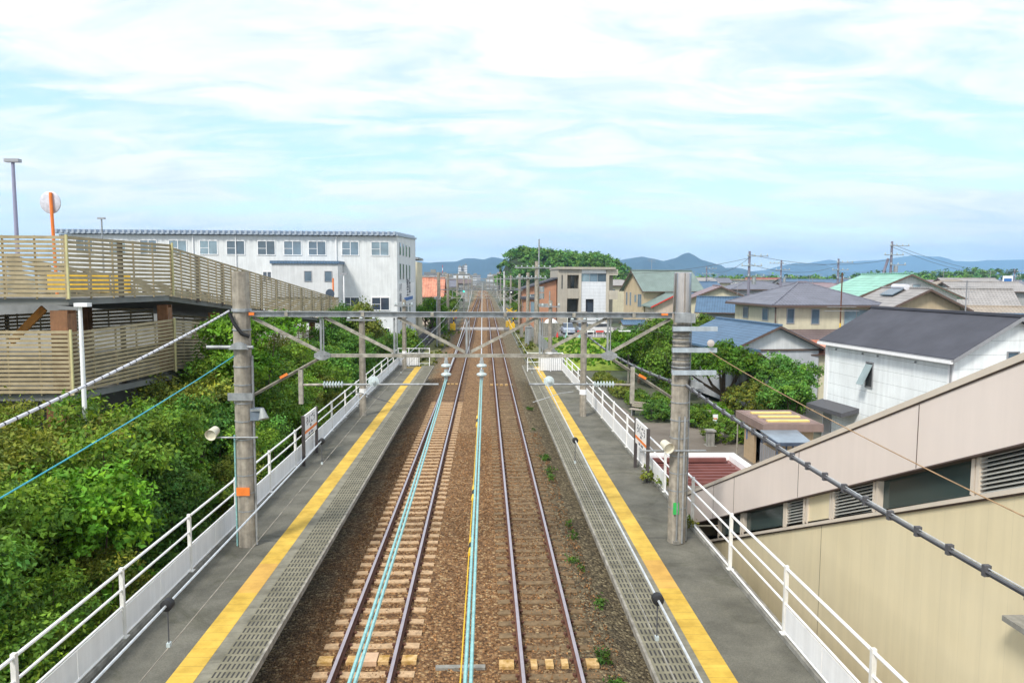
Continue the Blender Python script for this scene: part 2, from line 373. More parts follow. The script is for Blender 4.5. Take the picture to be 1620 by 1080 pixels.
# loose surface stones close to the camera (stuff)
def stones():
    rg = np.random.default_rng(5); k = 15000
    x = rg.uniform(-3.85, 2.8, k); y = 10.5+rg.power(1.0, k)*26
    V = []; Fc = []
    base = np.array([(1, 0, 0), (-1, 0, 0), (0, 1, 0), (0, -1, 0), (0, 0, 1), (0, 0, -1)], float)
    fc = [(0, 2, 4), (2, 1, 4), (1, 3, 4), (3, 0, 4), (2, 0, 5), (1, 2, 5), (3, 1, 5), (0, 3, 5)]
    tint = []
    for i in range(k):
        xi = x[i]
        if min(abs(xi-XL+0.565), abs(xi-XL-0.565), abs(xi-XR+0.565), abs(xi-XR-0.565)) < 0.09: continue
        s = rg.uniform(0.016, 0.032); q = rg.normal(size=(3, 3)); q, _ = np.linalg.qr(q)
        p = (base*rg.uniform(0.6, 1.3, (6, 1))*s) @ q+np.array([xi, y[i], -0.196+rg.uniform(-0.015, 0.012)])
        o = len(V); V += p.tolist(); Fc += [tuple(o+a for a in f) for f in fc]
        t_ = rg.choice([0.55, 0.85, 1.1, 1.7], p=[.3, .35, .25, .1])*rg.uniform(.85, 1.15); tint += [t_]*24
    me = bpy.data.meshes.new('loose_ballast'); me.from_pydata(V, [], Fc)
    ca = me.color_attributes.new('tint', 'FLOAT_COLOR', 'CORNER'); a = np.ones((len(tint), 4), np.float32)
    a[:, :3] = np.array(tint)[:, None]; ca.data.foreach_set('color', a.ravel())
    m = bpy.data.materials.new('loose_stone'); m.use_nodes = True; t = m.node_tree; bb = t.nodes['Principled BSDF']
    at = N(t, 'ShaderNodeAttribute'); at.attribute_name = 'tint'
    t.links.new(mixc(t, 1.0, at.outputs['Color'], (0.26, 0.135, 0.055), 'MULTIPLY'), bb.inputs['Base Color']); bb.inputs['Roughness'].default_value = 0.95
    me.materials.append(m); o = bpy.data.objects.new('loose_ballast', me); C.objects.link(o)
    tag(o, 'loose brown ballast stones lying between the rails', 'gravel', kind='stuff')
stones()

# ------------------------------------------------------------------ tracks
def track(xc, label, first, vis_end, near_mat, far_mat, zs, ydark):
    t = thing('railway_track', label, 'railway track', (xc, 2, -0.2))
    for s in (-1, 1):
        rb = MB(); yy = [2+4*i for i in range(65)]+[262+14*i for i in range(46)]
        sec = [(-0.065, -0.153), (-0.065, -0.135), (-0.012, -0.115), (-0.010, -0.045), (-0.034, -0.032), (-0.034, -0.002), (0.034, -0.002), (0.034, -0.032), (0.010, -0.045), (0.012, -0.115), (0.065, -0.135), (0.065, -0.153)]
        k = len(sec); b0 = [(xc+s*0.5665+bend(y)+sx, y, sz) for y in yy for sx, sz in sec]
        top = []; side = []
        for j in range(len(yy)-1):
            for i in range(k):
                f = (j*k+i, j*k+(i+1) % k, (j+1)*k+(i+1) % k, (j+1)*k+i)
                (top if i == 5 else side).append(f)
        rb.v = b0; rb.mi(M_rust); rb.mi(M_rail)
        rb.f = side+top; rb.m = [0]*len(side)+[1]*len(top)
        rb.build('rail', M_rail, t)
    y = first; i = 0; far = MB()
    rg = random.Random(int(xc*100))
    while y < 330:
        i += 1
        mb = MB() if i <= 100 else far
        dz = zs+rg.uniform(-0.006, 0.004); skew = rg.uniform(-0.015, 0.015)
        m = near_mat if y < vis_end else far_mat
        w = 0.105; xb = xc+bend(y); hw = 1.0
        # concrete sleeper: high shoulders, dipped middle, gaps of ballast kept against the rails
        for (xa, xe, za, ze) in ((-hw, -0.68, -0.012, 0.0), (-0.45, -0.24, 0.0, -0.018), (-0.24, 0.24, -0.018, -0.018), (0.24, 0.45, -0.018, 0.0), (0.68, hw, 0.0, -0.012)):
            q = [(xb+xa, y-w+skew*xa, dz+za), (xb+xe, y-w+skew*xe, dz+ze), (xb+xe, y+w+skew*xe, dz+ze), (xb+xa, y+w+skew*xa, dz+za)]
            mb.slab(q, 0.14, m)
        for sx in (-0.565, 0.565):   # seat with fastening clips
            mb.slab([(xb+sx-0.115, y-0.08, dz-0.022), (xb+sx+0.115, y-0.08, dz-0.022), (xb+sx+0.115, y+0.08, dz-0.022), (xb+sx-0.115, y+0.08, dz-0.022)], 0.1, M_rust)
            for e in (-0.11, 0.11):
                mb.box(xb+sx+e-0.03, xb+sx+e+0.03, y-0.035, y+0.035, dz-0.02, dz+0.035, M_rust)
        if i <= 100: mb.build('sleeper', m, t)
        y += 0.556 if y < 140 else 1.1
    o = far.build('sleeper', far_mat, t); o['kind'] = 'stuff'
    return t
M_slL = mat('sleeper_tan', (0.50, 0.34, 0.20), 0.85, 0.35, 9, bump=0.4)
M_slR = mat('sleeper_dusty', (0.20, 0.135, 0.072), 0.9, 0.45, 6, bump=0.4)
M_slF = mat('sleeper_buried', (0.16, 0.10, 0.06), 0.95, 0.35, 6)
TL = track(XL, 'left railway track with pale tan sleepers standing clear of the ballast', 11.05, 46, M_slL, M_slF, -0.165, 46)
TR = track(XR, 'right railway track with dusty brown half buried sleepers', 10.9, 46, M_slR, M_slF, -0.176, 46)
# yellow painted marker sleepers with plates
yp = mat('worn_yellow', (0.75, 0.42, 0.07), 0.8, 0.55, 8, col2=(0.70, 0.48, 0.24))
mb = MB(); y0 = 14.33
for (a, c_) in ((-1.0, -0.7), (-0.42, -0.18), (0.22, 0.44), (0.7, 1.0)): mb.box(XL+a, XL+c_, y0-0.13, y0+0.13, -0.2, -0.125)
mb.build('marker_paint', yp, TL)
mb = MB().box(XL-0.16, XL+0.2, y0-0.17, y0+0.2, -0.2, -0.10); mb.build('marker_plate', mat('plate_tan', (0.62, 0.42, 0.27), 0.8, 0.2, 5), TL)
mb = MB(); y0 = 14.1
for (a, c_) in ((-1.02, -0.72), (-0.38, -0.25), (-0.08, 0.08), (0.24, 0.38), (0.75, 1.0)): mb.box(XR+a, XR+c_, y0-0.14, y0+0.14, -0.2, -0.135)
mb.build('marker_paint', yp, TR)
one(MB().box(-0.98, 0.02, 14.0, 14.13, -0.24, -0.17), 'cable_trough_cover', M_conc, 'narrow grey concrete strip lying across the ballast between the two tracks', 'concrete strip')
for (xa, xb_, y0_, lab) in ((0.4, 2.2, 53.0, 'row of short pale yellow blocks across the right track'), (-3.1, -1.6, 53.4, 'short yellow and dark block on the left track')):
    t = thing('track_marker', lab, 'track marker', (xa, y0_, -0.2))
    for k in range(5): MB().box(xa+k*(xb_-xa)/5, xa+k*(xb_-xa)/5+0.2, y0_, y0_+0.25, -0.22, -0.12).build('block', yp, t)

# ------------------------------------------------------------------ platforms
def asphalt_mat():
    m = mat('platform_asphalt', (0.125, 0.120, 0.098), 0.9, 0.28, 0.9, col2=(0.175, 0.168, 0.138), bump=0.25, bscale=70)
    t = m.node_tree; bb = t.nodes['Principled BSDF']; v = N(t, 'ShaderNodeTexCoord').outputs['Object']
    old = bb.inputs['Base Color'].links[0].from_socket
    mp = N(t, 'ShaderNodeMapping'); mp.inputs['Scale'].default_value = (0.7, 0.9, 1); t.links.new(v, mp.inputs[0])
    n = noise(t, mp.outputs[0], 1.0, 7, 0.65); r = ramp(t, n.outputs[0], [(0.33, (0.80,)*3), (0.5, (1,)*3), (0.75, (1.08, 1.07, 1.03))])
    sp = noise(t, v, 45, 2, 0.5); sr = ramp(t, sp.outputs[0], [(0.3, (0.75,)*3), (0.7, (1.2,)*3)])
    c = mixc(t, 1.0, old, r.outputs[0], 'MULTIPLY'); c = mixc(t, 0.8, c, sr.outputs[0], 'MULTIPLY')
    s = N(t, 'ShaderNodeSeparateXYZ'); t.links.new(v, s.inputs[0])
    fr = math_n(t, 'FRACT', math_n(t, 'DIVIDE', s.outputs[1], 9.1)); k = math_n(t, 'LESS_THAN', fr, 0.012)
    c = mixc(t, math_n(t, 'MULTIPLY', k, 0.5), c, (0.05, 0.05, 0.045))
    st = noise(t, v, 0.55, 8, 0.72, 1.2); sr2 = ramp(t, st.outputs[0], [(0.36, (0.66, 0.67, 0.60)), (0.47, (1,)*3), (0.6, (1,)*3), (0.7, (1.16, 1.14, 1.08))])
    c = mixc(t, 0.9, c, sr2.outputs[0], 'MULTIPLY')
    t.links.new(c, bb.inputs['Base Color']); return m
def slot_mat():
    """pale concrete edge slabs with rows of dark slots, object space: x across from the edge, y along"""
    m = mat('slotted_slab', (0.185, 0.172, 0.118), 0.85, 0.3, 3, col2=(0.25, 0.232, 0.165), bump=0.3, bscale=40)
    t = m.node_tree; bb = t.nodes['Principled BSDF']
    s = N(t, 'ShaderNodeSeparateXYZ'); t.links.new(N(t, 'ShaderNodeTexCoord').outputs['Object'], s.inputs[0])
    fx = math_n(t, 'FRACT', math_n(t, 'DIVIDE', math_n(t, 'ADD', s.outputs[0], 100.0), 0.0795))
    fy = math_n(t, 'FRACT', math_n(t, 'DIVIDE', s.outputs[1], 0.262))
    kx = math_n(t, 'LESS_THAN', math_n(t, 'ABSOLUTE', math_n(t, 'SUBTRACT', fx, 0.5)), 0.21)
    ky = math_n(t, 'LESS_THAN', math_n(t, 'ABSOLUTE', math_n(t, 'SUBTRACT', fy, 0.5)), 0.36)
    k = math_n(t, 'MULTIPLY', kx, ky)
    old = bb.inputs['Base Color'].links[0].from_socket
    t.links.new(mixc(t, math_n(t, 'MULTIPLY', k, 0.93), old, (0.035, 0.033, 0.035)), bb.inputs['Base Color'])
    bp = N(t, 'ShaderNodeBump'); bp.inputs['Strength'].default_value = 0.6; bp.inputs['Distance'].default_value = 0.02; bp.invert = True
    t.links.new(k, bp.inputs['Height']); t.links.new(bp.outputs[0], bb.inputs['Normal'])
    return m
M_asph = asphalt_mat(); M_slot = slot_mat()
M_tact = mat('tactile_yellow', (0.66, 0.42, 0.055), 0.75, 0.12, 1.5, col2=(0.74, 0.50, 0.085)); stripes(M_tact, 1, 0.30, 0.012, 0.35, 0.3, 0.006)
def tact_patch():
    t = M_tact.node_tree; bb = t.nodes['Principled BSDF']; v = N(t, 'ShaderNodeTexCoord').outputs['Object']
    old = bb.inputs['Base Color'].links[0].from_socket
    s = N(t, 'ShaderNodeSeparateXYZ'); t.links.new(v, s.inputs[0])
    # a worn orange patch and the darker newer tiles close to the bridge, as on the real strip
    k = math_n(t, 'LESS_THAN', math_n(t, 'ABSOLUTE', math_n(t, 'SUBTRACT', s.outputs[1], 15.95)), 0.8)
    c = mixc(t, math_n(t, 'MULTIPLY', k, 0.55), old, (0.62, 0.33, 0.10))
    wn = N(t, 'ShaderNodeTexWhiteNoise', noise_dimensions='1D'); t.links.new(math_n(t, 'FLOOR', math_n(t, 'DIVIDE', s.outputs[1], 0.6)), wn.inputs['W'])
    tr_ = ramp(t, wn.outputs['Value'], [(0.0, (0.88, 0.86, 0.84)), (1.0, (1.04,)*3)]); c = mixc(t, 1.0, c, tr_.outputs[0], 'MULTIPLY')
    dx_ = math_n(t, 'SINE', math_n(t, 'MULTIPLY', s.outputs[0], 6.2832/0.0625)); dy_ = math_n(t, 'SINE', math_n(t, 'MULTIPLY', s.outputs[1], 6.2832/0.0625))
    dots = math_n(t, 'GREATER_THAN', math_n(t, 'MULTIPLY', dx_, dy_), 0.35)
    bp2 = N(t, 'ShaderNodeBump'); bp2.inputs['Strength'].default_value = 0.7; bp2.inputs['Distance'].default_value = 0.01; t.links.new(dots, bp2.inputs['Height'])
    t.links.new(bb.inputs['Normal'].links[0].from_socket, bp2.inputs['Normal']); t.links.new(bp2.outputs[0], bb.inputs['Normal'])
    vor = noise(t, v, 3.0, 4, 0.6); r = ramp(t, vor.outputs[0], [(0.35, (0.86,)*3), (0.6, (1,)*3)])
    t.links.new(mixc(t, 1.0, c, r.outputs[0], 'MULTIPLY'), bb.inputs['Base Color'])
tact_patch()
M_edge = mat('edge_concrete', (0.19, 0.178, 0.135), 0.85, 0.3, 3, col2=(0.26, 0.245, 0.19), bump=0.3)
stripes(M_edge, 1, 0.36, 0.012, 0.4, 0.3, 0.01)
def platform(side, xin, xout, lab):
    s = 1 if xout > xin else -1; Y0, Y1 = 1.0, 56.2; z = 0.92
    t = thing('station_platform', lab, 'platform', (0, 0, 0))
    def bx(xa, xb, y0, y1, z0, z1, nm, m):
        return MB().box(min(xa, xb), max(xa, xb), y0, y1, z0, z1).build(nm, m, t)
    bx(xin+s*1.35, xout, Y0, Y1, z-0.16, z, 'paving', M_asph)
    bx(xin+s*0.90, xin+s*1.35, Y0, Y1-0.9, z-0.16, z+0.006, 'tactile_strip', M_tact)
    bx(xin+s*0.685, xin+s*0.90, Y0, Y1, z-0.16, z+0.002, 'kerb_slab', M_edge)
    bx(xin+s*0.05, xin+s*0.685, Y0, Y1, z-0.12, z+0.004, 'slotted_slab', M_slot)
    bx(xin, xin+s*0.05, Y0, Y1, z-0.13, z, 'edge_beam', mat('pale_nosing', (0.30, 0.28, 0.24), 0.8, 0.5, 6))
    bx(xin+s*1.36, xout-s*0.5, Y1-1.7, Y1-1.35, z-0.1, z+0.008, 'end_strip', M_tact)
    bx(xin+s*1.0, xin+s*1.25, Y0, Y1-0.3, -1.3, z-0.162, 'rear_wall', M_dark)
    bx(xout-s*0.16, xout, Y0, Y1-0.3, -1.5, z-0.162, 'outer_wall', M_conc)
    bx(xout-s*0.16, xout+s*0.02, Y0, Y1, z+0.002, z+0.09, 'kerb', M_conc)
    bx(xin+s*1.26, xout-s*0.17, Y1-0.4, Y1-0.25, -1.3, z-0.162, 'end_wall', M_conc)
    y = 3.0
    while y < Y1:
        m = MB().box(min(xin+s*0.12, xin+s*0.99), max(xin+s*0.12, xin+s*0.99), y, y+0.16, z-0.30, z-0.163)
        m.box(min(xin+s*0.80, xin+s*0.96), max(xin+s*0.80, xin+s*0.96), y, y+0.16, -0.5, z-0.301); m.build('leg', M_mast, t)
        y += 3.04
    return t
platform('L', -3.92, -6.72, 'left platform, grey asphalt with yellow tactile strip, running below the thicket')
platform('R', 2.88, 5.72, 'right platform, grey asphalt with yellow tactile strip, running beside the plaza')

# ------------------------------------------------------------------ white railings
def railing(x, y0, y1, panels, lab, end_x):
    s = 1 if x > 0 else -1
    t = thing('platform_railing', lab, 'railing', (x, y0, 0.92))
    z = 0.92; H = 1.40
    ys = []; y = y0
    while y < y1+0.1: ys.append(y); y += 3.04
    for i, y in enumerate(ys): MB().box(x-0.035, x+0.035, y-0.035, y+0.035, z, z+H).box(x-0.075, x+0.075, y-0.075, y+0.075, z+0.091, z+0.105).build('post', mat('post_white', (0.86, 0.85, 0.82), 0.5, 0.12, 5, streak=0.18), t)
    for nm, zz, th in (('top_rail', z+H-0.05, 0.028), ('middle_rail', z+1.0, 0.024), ('lower_rail', z+0.68, 0.022), ('bottom_rail', z+0.13, 0.022)):
        MB().tube([(x+s*0.0, ys[0], zz), (x, ys[-1], zz)], th, 8).build(nm, M_white, t)
    for i in range(len(ys)-1):
        if not panels(i): continue
        a, b_ = ys[i]+0.05, ys[i+1]-0.05; mm = (a+b_)/2
        for (p, q) in ((a, mm-0.01), (mm+0.01, b_)):
            MB().box(x-0.010, x+0.010, p, q, z+0.165, z+0.635).build('panel', mat('panel_white', (0.86, 0.86, 0.87), 0.5, 0.06, 1.5, streak=0.07), t)
    # end rail across the platform end
    ye = ys[-1]; xe = end_x
    for k in range(4):
        xx = x+(xe-x)*k/3
        if k: MB().box(xx-0.03, xx+0.03, ye-0.03, ye+0.03, z, z+H).build('post', M_white, t)
    for zz in (z+H-0.05, z+1.0, z+0.68, z+0.2): MB().tube([(x, ye, zz), (xe, ye, zz)], 0.024, 8).build('end_rail', M_white, t)
    MB().box(min(x, x+(xe-x)*0.66)+0.05, max(x, x+(xe-x)*0.66)-0.04, ye-0.012, ye+0.012, z+0.06, z+0.95).build('panel', M_white, t)
    for k in range(12):
        xx = x+(xe-x)*0.66*(k+0.5)/12
        MB().box(xx-0.012, xx+0.012, ye-0.03, ye-0.015, z+0.06, z+0.95).build('baluster', M_steel, t)
    return t
railing(-6.62, 3.99, 55.6, lambda i: True, 'white railing with solid panels on the thicket side of the left platform', -4.25)
railing(5.62, 3.8, 55.3, lambda i: i >= 6 or i == 2, 'white railing along the plaza side of the right platform', 3.1)

# ------------------------------------------------------------------ catenary masts and truss gantries
def mast(x, y, z0, z1, label, group=None, steps=True):
    t = thing('catenary_mast', label, 'catenary mast', (x, y, z0), group)
    MB().tube([(x, y, z0), (x, y, z0+(z1-z0)*0.5), (x, y, z1)], [0.225, 0.215, 0.20], 20).build('shaft', M_mast, t, True)
    if steps:
        for k in range(int((z1-z0-1.2)/0.45)):
            zz = z0+0.9+k*0.45
            MB().disc((x, y, zz), (0, 0, 1), [(0, 0.228), (0.03, 0.228)], 20).build('band', M_steel, t)
    return t
def gantry(y, dz, label, group=None, full=True):
    t = thing('truss_gantry', label, 'catenary gantry', (-0.53, y, 4.6+dz), group)
    xa, xb = -5.74, 4.68; zt, zb = 6.72+dz, 5.70+dz
    def P(x, z): return (x, y, z)
    # top chord as an H section: two flanges and a web, and a round pipe below it
    m = MB(); m.bar(P(xa, zt+0.058), P(xb, zt+0.058), 0.15, 0.018); m.bar(P(xa, zt-0.058), P(xb, zt-0.058), 0.15, 0.018); m.bar(P(xa, zt), P(xb, zt), 0.014, 0.096); m.build('top_chord', M_steel, t)
    m = MB(); m.bar(P(-4.0, zb), P(3.1, zb), 0.075, 0.085); m.build('bottom_chord', M_steel_old, t)
    verts = [-4.0, -2.2, -0.42, 1.4, 3.1]
    for v in verts:
        m = MB(); m.bar(P(v-0.035, zb+0.045), P(v-0.035, zt-0.085), 0.05, 0.02); m.bar(P(v+0.03, zb+0.045), P(v+0.03, zt-0.085), 0.02, 0.07); m.build('vertical', M_steel, t)
    for (a, b_) in (((xa+0.05, zt-0.12), (-4.05, zb+0.06)), ((-3.95, zt-0.1), (-2.25, zb+0.06)), ((-2.15, zt-0.1), (-0.5, zb+0.06)), ((1.3, zt-0.1), (-0.36, zb+0.06)), ((3.05, zt-0.1), (1.45, zb+0.06)), ((xb-0.05, zt-0.12), (3.15, zb+0.06))):
        m = MB(); m.bar(P(*a), P(*b_), 0.07, 0.02); m.bar((a[0], y+0.03, a[1]+0.03), (b_[0], y+0.03, b_[1]+0.03), 0.02, 0.07); m.build('diagonal', M_steel_old, t)
    for (a, b_) in (((-4.0, zb), (-5.93, zb-1.08)), ((3.1, zb), (4.85, zb-1.12))):
        m = MB(); m.bar(P(*a), P(*b_), 0.07, 0.03); m.bar((a[0], y+0.03, a[1]-0.03), (b_[0], y+0.03, b_[1]-0.03), 0.02, 0.07); m.build('knee_brace', M_steel_old, t)
    for v in (-4.0, 3.1):
        m = MB(); m.prism([(v-0.2, zb-0.04), (v-0.06, zb-0.11), (v+0.06, zb-0.11), (v+0.2, zb-0.04), (v+0.2, zb+0.05), (v+0.05, zb+0.12), (v-0.05, zb+0.12), (v-0.2, zb+0.05)], 'y', y-0.055, y-0.04)
        for bx in (-0.13, -0.045, 0.045, 0.13): m.disc((v+bx, y-0.056, zb+0.01), (0, -1, 0), [(0, 0.014), (0.02, 0.012)], 6)
        m.build('gusset_plate', M_steel, t)
    if full:
        for x in (-4.85, -3.0, -1.3, 0.5, 2.2, 3.7):
            MB().box(x-0.04, x+0.04, y-0.092, y-0.088, zt-0.055, zt+0.055).build('splice_plate', M_steel_old, t)
        MB().box(xa+0.0, xa+0.13, y-0.12, y-0.095, zt-0.03, zt+0.04).build('end_marker', M_orange, t)
        MB().box(xb-0.30, xb-0.14, y-0.12, y-0.095, zt+0.0, zt+0.05).build('end_marker', M_orange, t)
        for (x, z) in ((-4.95, zb-0.5), (3.95, zb-0.52)): MB().bar((x-0.09, y-0.05, z-0.05 if x < 0 else z+0.05), (x+0.09, y-0.05, z+0.05 if x < 0 else z-0.05), 0.02, 0.06).build('brace_marker', M_orange, t)
    return t
mL = mast(-5.95, 18.0, 0.92, 7.75, 'concrete catenary mast standing on the left platform')
mR = mast(4.92, 18.0, 0.92, 7.75, 'concrete catenary mast with shiny sleeve top on the right platform')
G0 = gantry(18.0, 0.0, 'near steel truss gantry spanning both platforms')

# fittings fixed on the masts
def fit_left():
    x, y = -5.95, 18.0
    MB().tube([(x-0.78, y-0.22, 5.92), (x+0.33, y-0.22, 5.92)], 0.045, 10).build('crossarm', M_steel, mL, True)
    MB().prism([(x-0.24, 5.87), (x+0.24, 5.87), (x+0.16, 5.99), (x+0.05, 6.05), (x-0.05, 6.05), (x-0.16, 5.99)], 'y', y-0.3, y-0.2).build('arm_saddle', M_steel, mL)
    MB().disc((x, y, 6.78), (0, 0, 1), [(0, 0.24), (0.07, 0.24)], 20).build('cable_clamp', M_steel, mL, True)
    MB().tube([(x-0.2, y-0.24, 6.75), (x-0.1, y-0.27, 6.5), (x+0.08, y-0.27, 6.25), (x+0.24, y-0.2, 6.18)], 0.045, 8).build('cable_loop', M_black, mL, True)
    MB().box(x-0.30, x+0.30, y-0.26, y-0.21, 4.62, 4.80).build('brace_bracket', M_steel, mL)
    MB().tube([(x+0.25, y-0.05, 0.95), (x+0.25, y-0.05, 5.7)], 0.028, 8).build('conduit', M_steel, mL)
    MB().tube([(x-0.20, y-0.15, 0.95), (x-0.20, y-0.15, 3.75)], 0.022, 8).build('conduit', M_teal, mL)
    MB().box(x-0.16, x+0.16, y-0.245, y-0.215, 2.25, 2.45).build('warning_plate', M_orange, mL)
    MB().box(x+0.18, x+0.45, y-0.12, y+0.05, 4.1, 4.4).build('junction_box', mat('grey_blue_box', (0.16, 0.2, 0.25), 0.5, 0.2, 4), mL)
def fit_right():
    x, y = 4.92, 18.0
    sl = mat('bronze_sleeve', (0.62, 0.57, 0.55), 0.16, 0.15, 3, metal=0.95, streak=0.15)
    MB().disc((x, y, 6.80), (0, 0, 1), [(0, 0.222), (0.97, 0.212), (0.99, 0.19)], 24).build('sleeve', sl, mR, True)
    for z in (6.4, 5.87, 5.31):
        m = MB().box(x-0.28, x+0.82, y-0.30, y-0.22, z-0.055, z+0.055); m.build('crossarm', mat('arm_paint', (0.42, 0.48, 0.53), 0.5, 0.15, 5, streak=0.2), mR)
        MB().disc((x, y, z-0.04), (0, 0, 1), [(0, 0.235), (0.06, 0.235)], 18).build('clamp_band', M_steel, mR)
    MB().box(x-0.24, x+0.26, y-0.30, y-0.225, 6.55, 6.78).build('gantry_bracket', M_steel, mR)
    MB().disc((x+0.64, y-0.33, 6.05), (0, -1, 0), [(0, 0.05), (0.01, 0.09), (0.04, 0.09), (0.06, 0.04)], 16).build('insulator', mat('old_porcelain', (0.5, 0.45, 0.42), 0.3, 0.2, 6), mR, True)
    MB().prism([(x+0.22, 4.9), (x+0.55, 4.9), (x+0.52, 5.03), (x+0.22, 5.12)], 'y', y-0.22, y+0.02).build('cable_box', M_steel, mR)
    for dx in (-0.06, 0.08): MB().tube([(x+dx, y-0.235, 0.95), (x+dx, y-0.235, 4.2)], 0.024, 8).build('conduit', M_steel, mR)
    MB().tube([(x+0.24, y-0.02, 0.95), (x+0.24, y-0.02, 6.6)], 0.018, 8).build('conduit', M_steel, mR)
    for k in range(26):
        z = 5.35+k*0.045
        if k % 3 != 2: MB().disc((x, y, z), (0, 0, 1), [(0, 0.231), (0.012, 0.231)], 18).build('wire_wrap', M_wdark if k % 2 else M_steel, mR)
    MB().box(x-0.16, x-0.02, y-0.245, y-0.22, 1.7, 2.0).build('number_plate', M_green, mR)
    MB().box(x-0.14, x+0.0, y-0.30, y-0.22, 0.93, 1.02).build('foot_block', M_conc, mR)
fit_left(); fit_right()
def lamp_rod(xa, xb, y, z, xs, lab, tilt):
    t = thing('platform_floodlight', lab, 'floodlight', (xs, y-0.25, z))
    MB().tube([(xa, y-0.25, z), (xb, y-0.25, z)], 0.022, 8).build('bracket_rod', M_steel, t)
    d = Vector((tilt, -1, -0.25)).normalized(); c0 = Vector((xs, y-0.12, z+0.17))
    sh = mat('cream_enamel', (0.66, 0.62, 0.50), 0.4, 0.15, 4)
    MB()._lathe(c0, d, [(0, 0.08), (0.02, 0.105), (0.30, 0.135), (0.32, 0.14), (0.31, 0.125), (0.27, 0.12)], 20, None).build('housing', sh, t, True)
    MB().disc(c0, d, [(0.255, 0.122), (0.26, 0.118)], 20).build('lens', mat('lamp_lens', (0.35, 0.34, 0.30), 0.3, 0.2, 3), t, True)
    return t
lamp_rod(-6.76, -5.55, 18.0, 3.71, -6.60, 'cream cylindrical floodlight on a rod left of the left mast', -0.1)
lamp_rod(3.89, 5.55, 18.0, 3.34, 4.50, 'cream cylindrical floodlight on a rod beside the right mast', 0.25)
t = thing('loudspeaker', 'small grey horn loudspeaker pointing down beside the left mast', 'loudspeaker', (-5.5, 17.85, 4.3))
MB()._lathe(Vector((-5.45, 17.8, 4.42)), Vector((0.25, -0.3, -1)).normalized(), [(0, 0.05), (0.1, 0.07), (0.25, 0.12), (0.27, 0.125)], 14, None).build('horn', mat('horn_grey', (0.3, 0.32, 0.32), 0.5, 0.2, 5), t, True)
MB().bar((-5.75, 17.9, 4.35), (-5.45, 17.82, 4.38), 0.05, 0.05).build('bracket', M_steel, t)

# cantilever supports hung from the truss
def cantilever(xp, x_out, x_ins0, x_ins1, xd, label):
    y = 17.98; t = thing('insulated_bracket', label, 'catenary bracket', (xp, y, 5.0))
    zt_ = 5.35 if xp < 0 else 5.42
    MB().box(xp-0.05, xp+0.05, y-0.05, y+0.05, 4.5, zt_).build('hanger_post', M_steel_old, t)
    s = 1 if x_out > xp else -1
    MB().tube([(xp+s*0.05, y, 4.97), (x_ins0, y, 4.98)], 0.03, 8).build('fitting', M_steel_old, t)
    pr = [(0, 0.03)]; L = abs(x_ins1-x_ins0); k = 7
    for i in range(k): a = L*(i+0.2)/k; pr += [(a, 0.03), (a+0.015, 0.085), (a+0.03, 0.085), (a+0.05, 0.03)]
    pr += [(L, 0.03)]
    MB()._lathe(Vector((x_ins0, y, 4.98)), Vector((s, 0, 0)), pr, 12, None).build('ribbed_insulator', M_porc, t, True)
    MB().tube([(x_ins1, y, 4.98), (x_out, y, 4.985)], 0.027, 8).build('bracket_tube', M_teal if False else M_steel, t)
    c = Vector((xd, y-0.02, 5.06))
    MB()._lathe(c, Vector((0.1, -1, 0.1)).normalized(), [(-0.06, 0.05), (-0.04, 0.11), (0.0, 0.135), (0.015, 0.13), (0.018, 0.10), (0.03, 0.098), (0.035, 0.05), (0.09, 0.045), (0.1, 0.01)], 20, None).build('disc_insulator', M_porc, t, True)
    p = [(xd-s*0.1, y, 4.62), (xd+s*0.15, y, 4.72), (xd-s*0.35, y, 4.86), (xd-s*0.75, y, 4.9)]
    MB().tube([(xd+s*0.4, y, 4.53), (xd+s*0.05, y, 4.64), (xd-s*0.3, y, 4.76), (xd-s*0.62, y, 4.80)], 0.010, 6).build('steady_arm', M_wdark if xp < 0 else M_steel, t)
    return t
cantilever(-4.54, -1.15, -4.0, -3.5, -2.75, 'insulated bracket with disc insulator over the left track, hung from the truss')
cantilever(3.70, 1.1, 3.25, 2.72, 1.6, 'insulated bracket with disc insulator over the right track, hung from the truss')
def suspension(x, lab):
    t = thing('feeder_insulator', lab, 'insulator', (x, 17.95, 5.65))
    MB().bar((x, 17.95, 5.66), (x, 17.95, 5.5), 0.07, 0.1).build('hanger', M_steel, t)
    for z in (5.46, 5.24):
        MB()._lathe(Vector((x, 17.95, z)), Vector((0, 0, 1)), [(-0.05, 0.05), (-0.03, 0.12), (0.0, 0.13), (0.02, 0.12), (0.05, 0.05), (0.12, 0.05)], 18, None).build('disc', M_porc, t, True)
    MB().bar((x, 17.95, 5.2), (x, 17.95, 5.08), 0.09, 0.09).build('clamp', M_steel, t)
suspension(-0.96, 'double disc insulator hanging left under the truss, holding the left feeder')
suspension(-0.08, 'double disc insulator hanging centrally under the truss, holding the middle feeder')

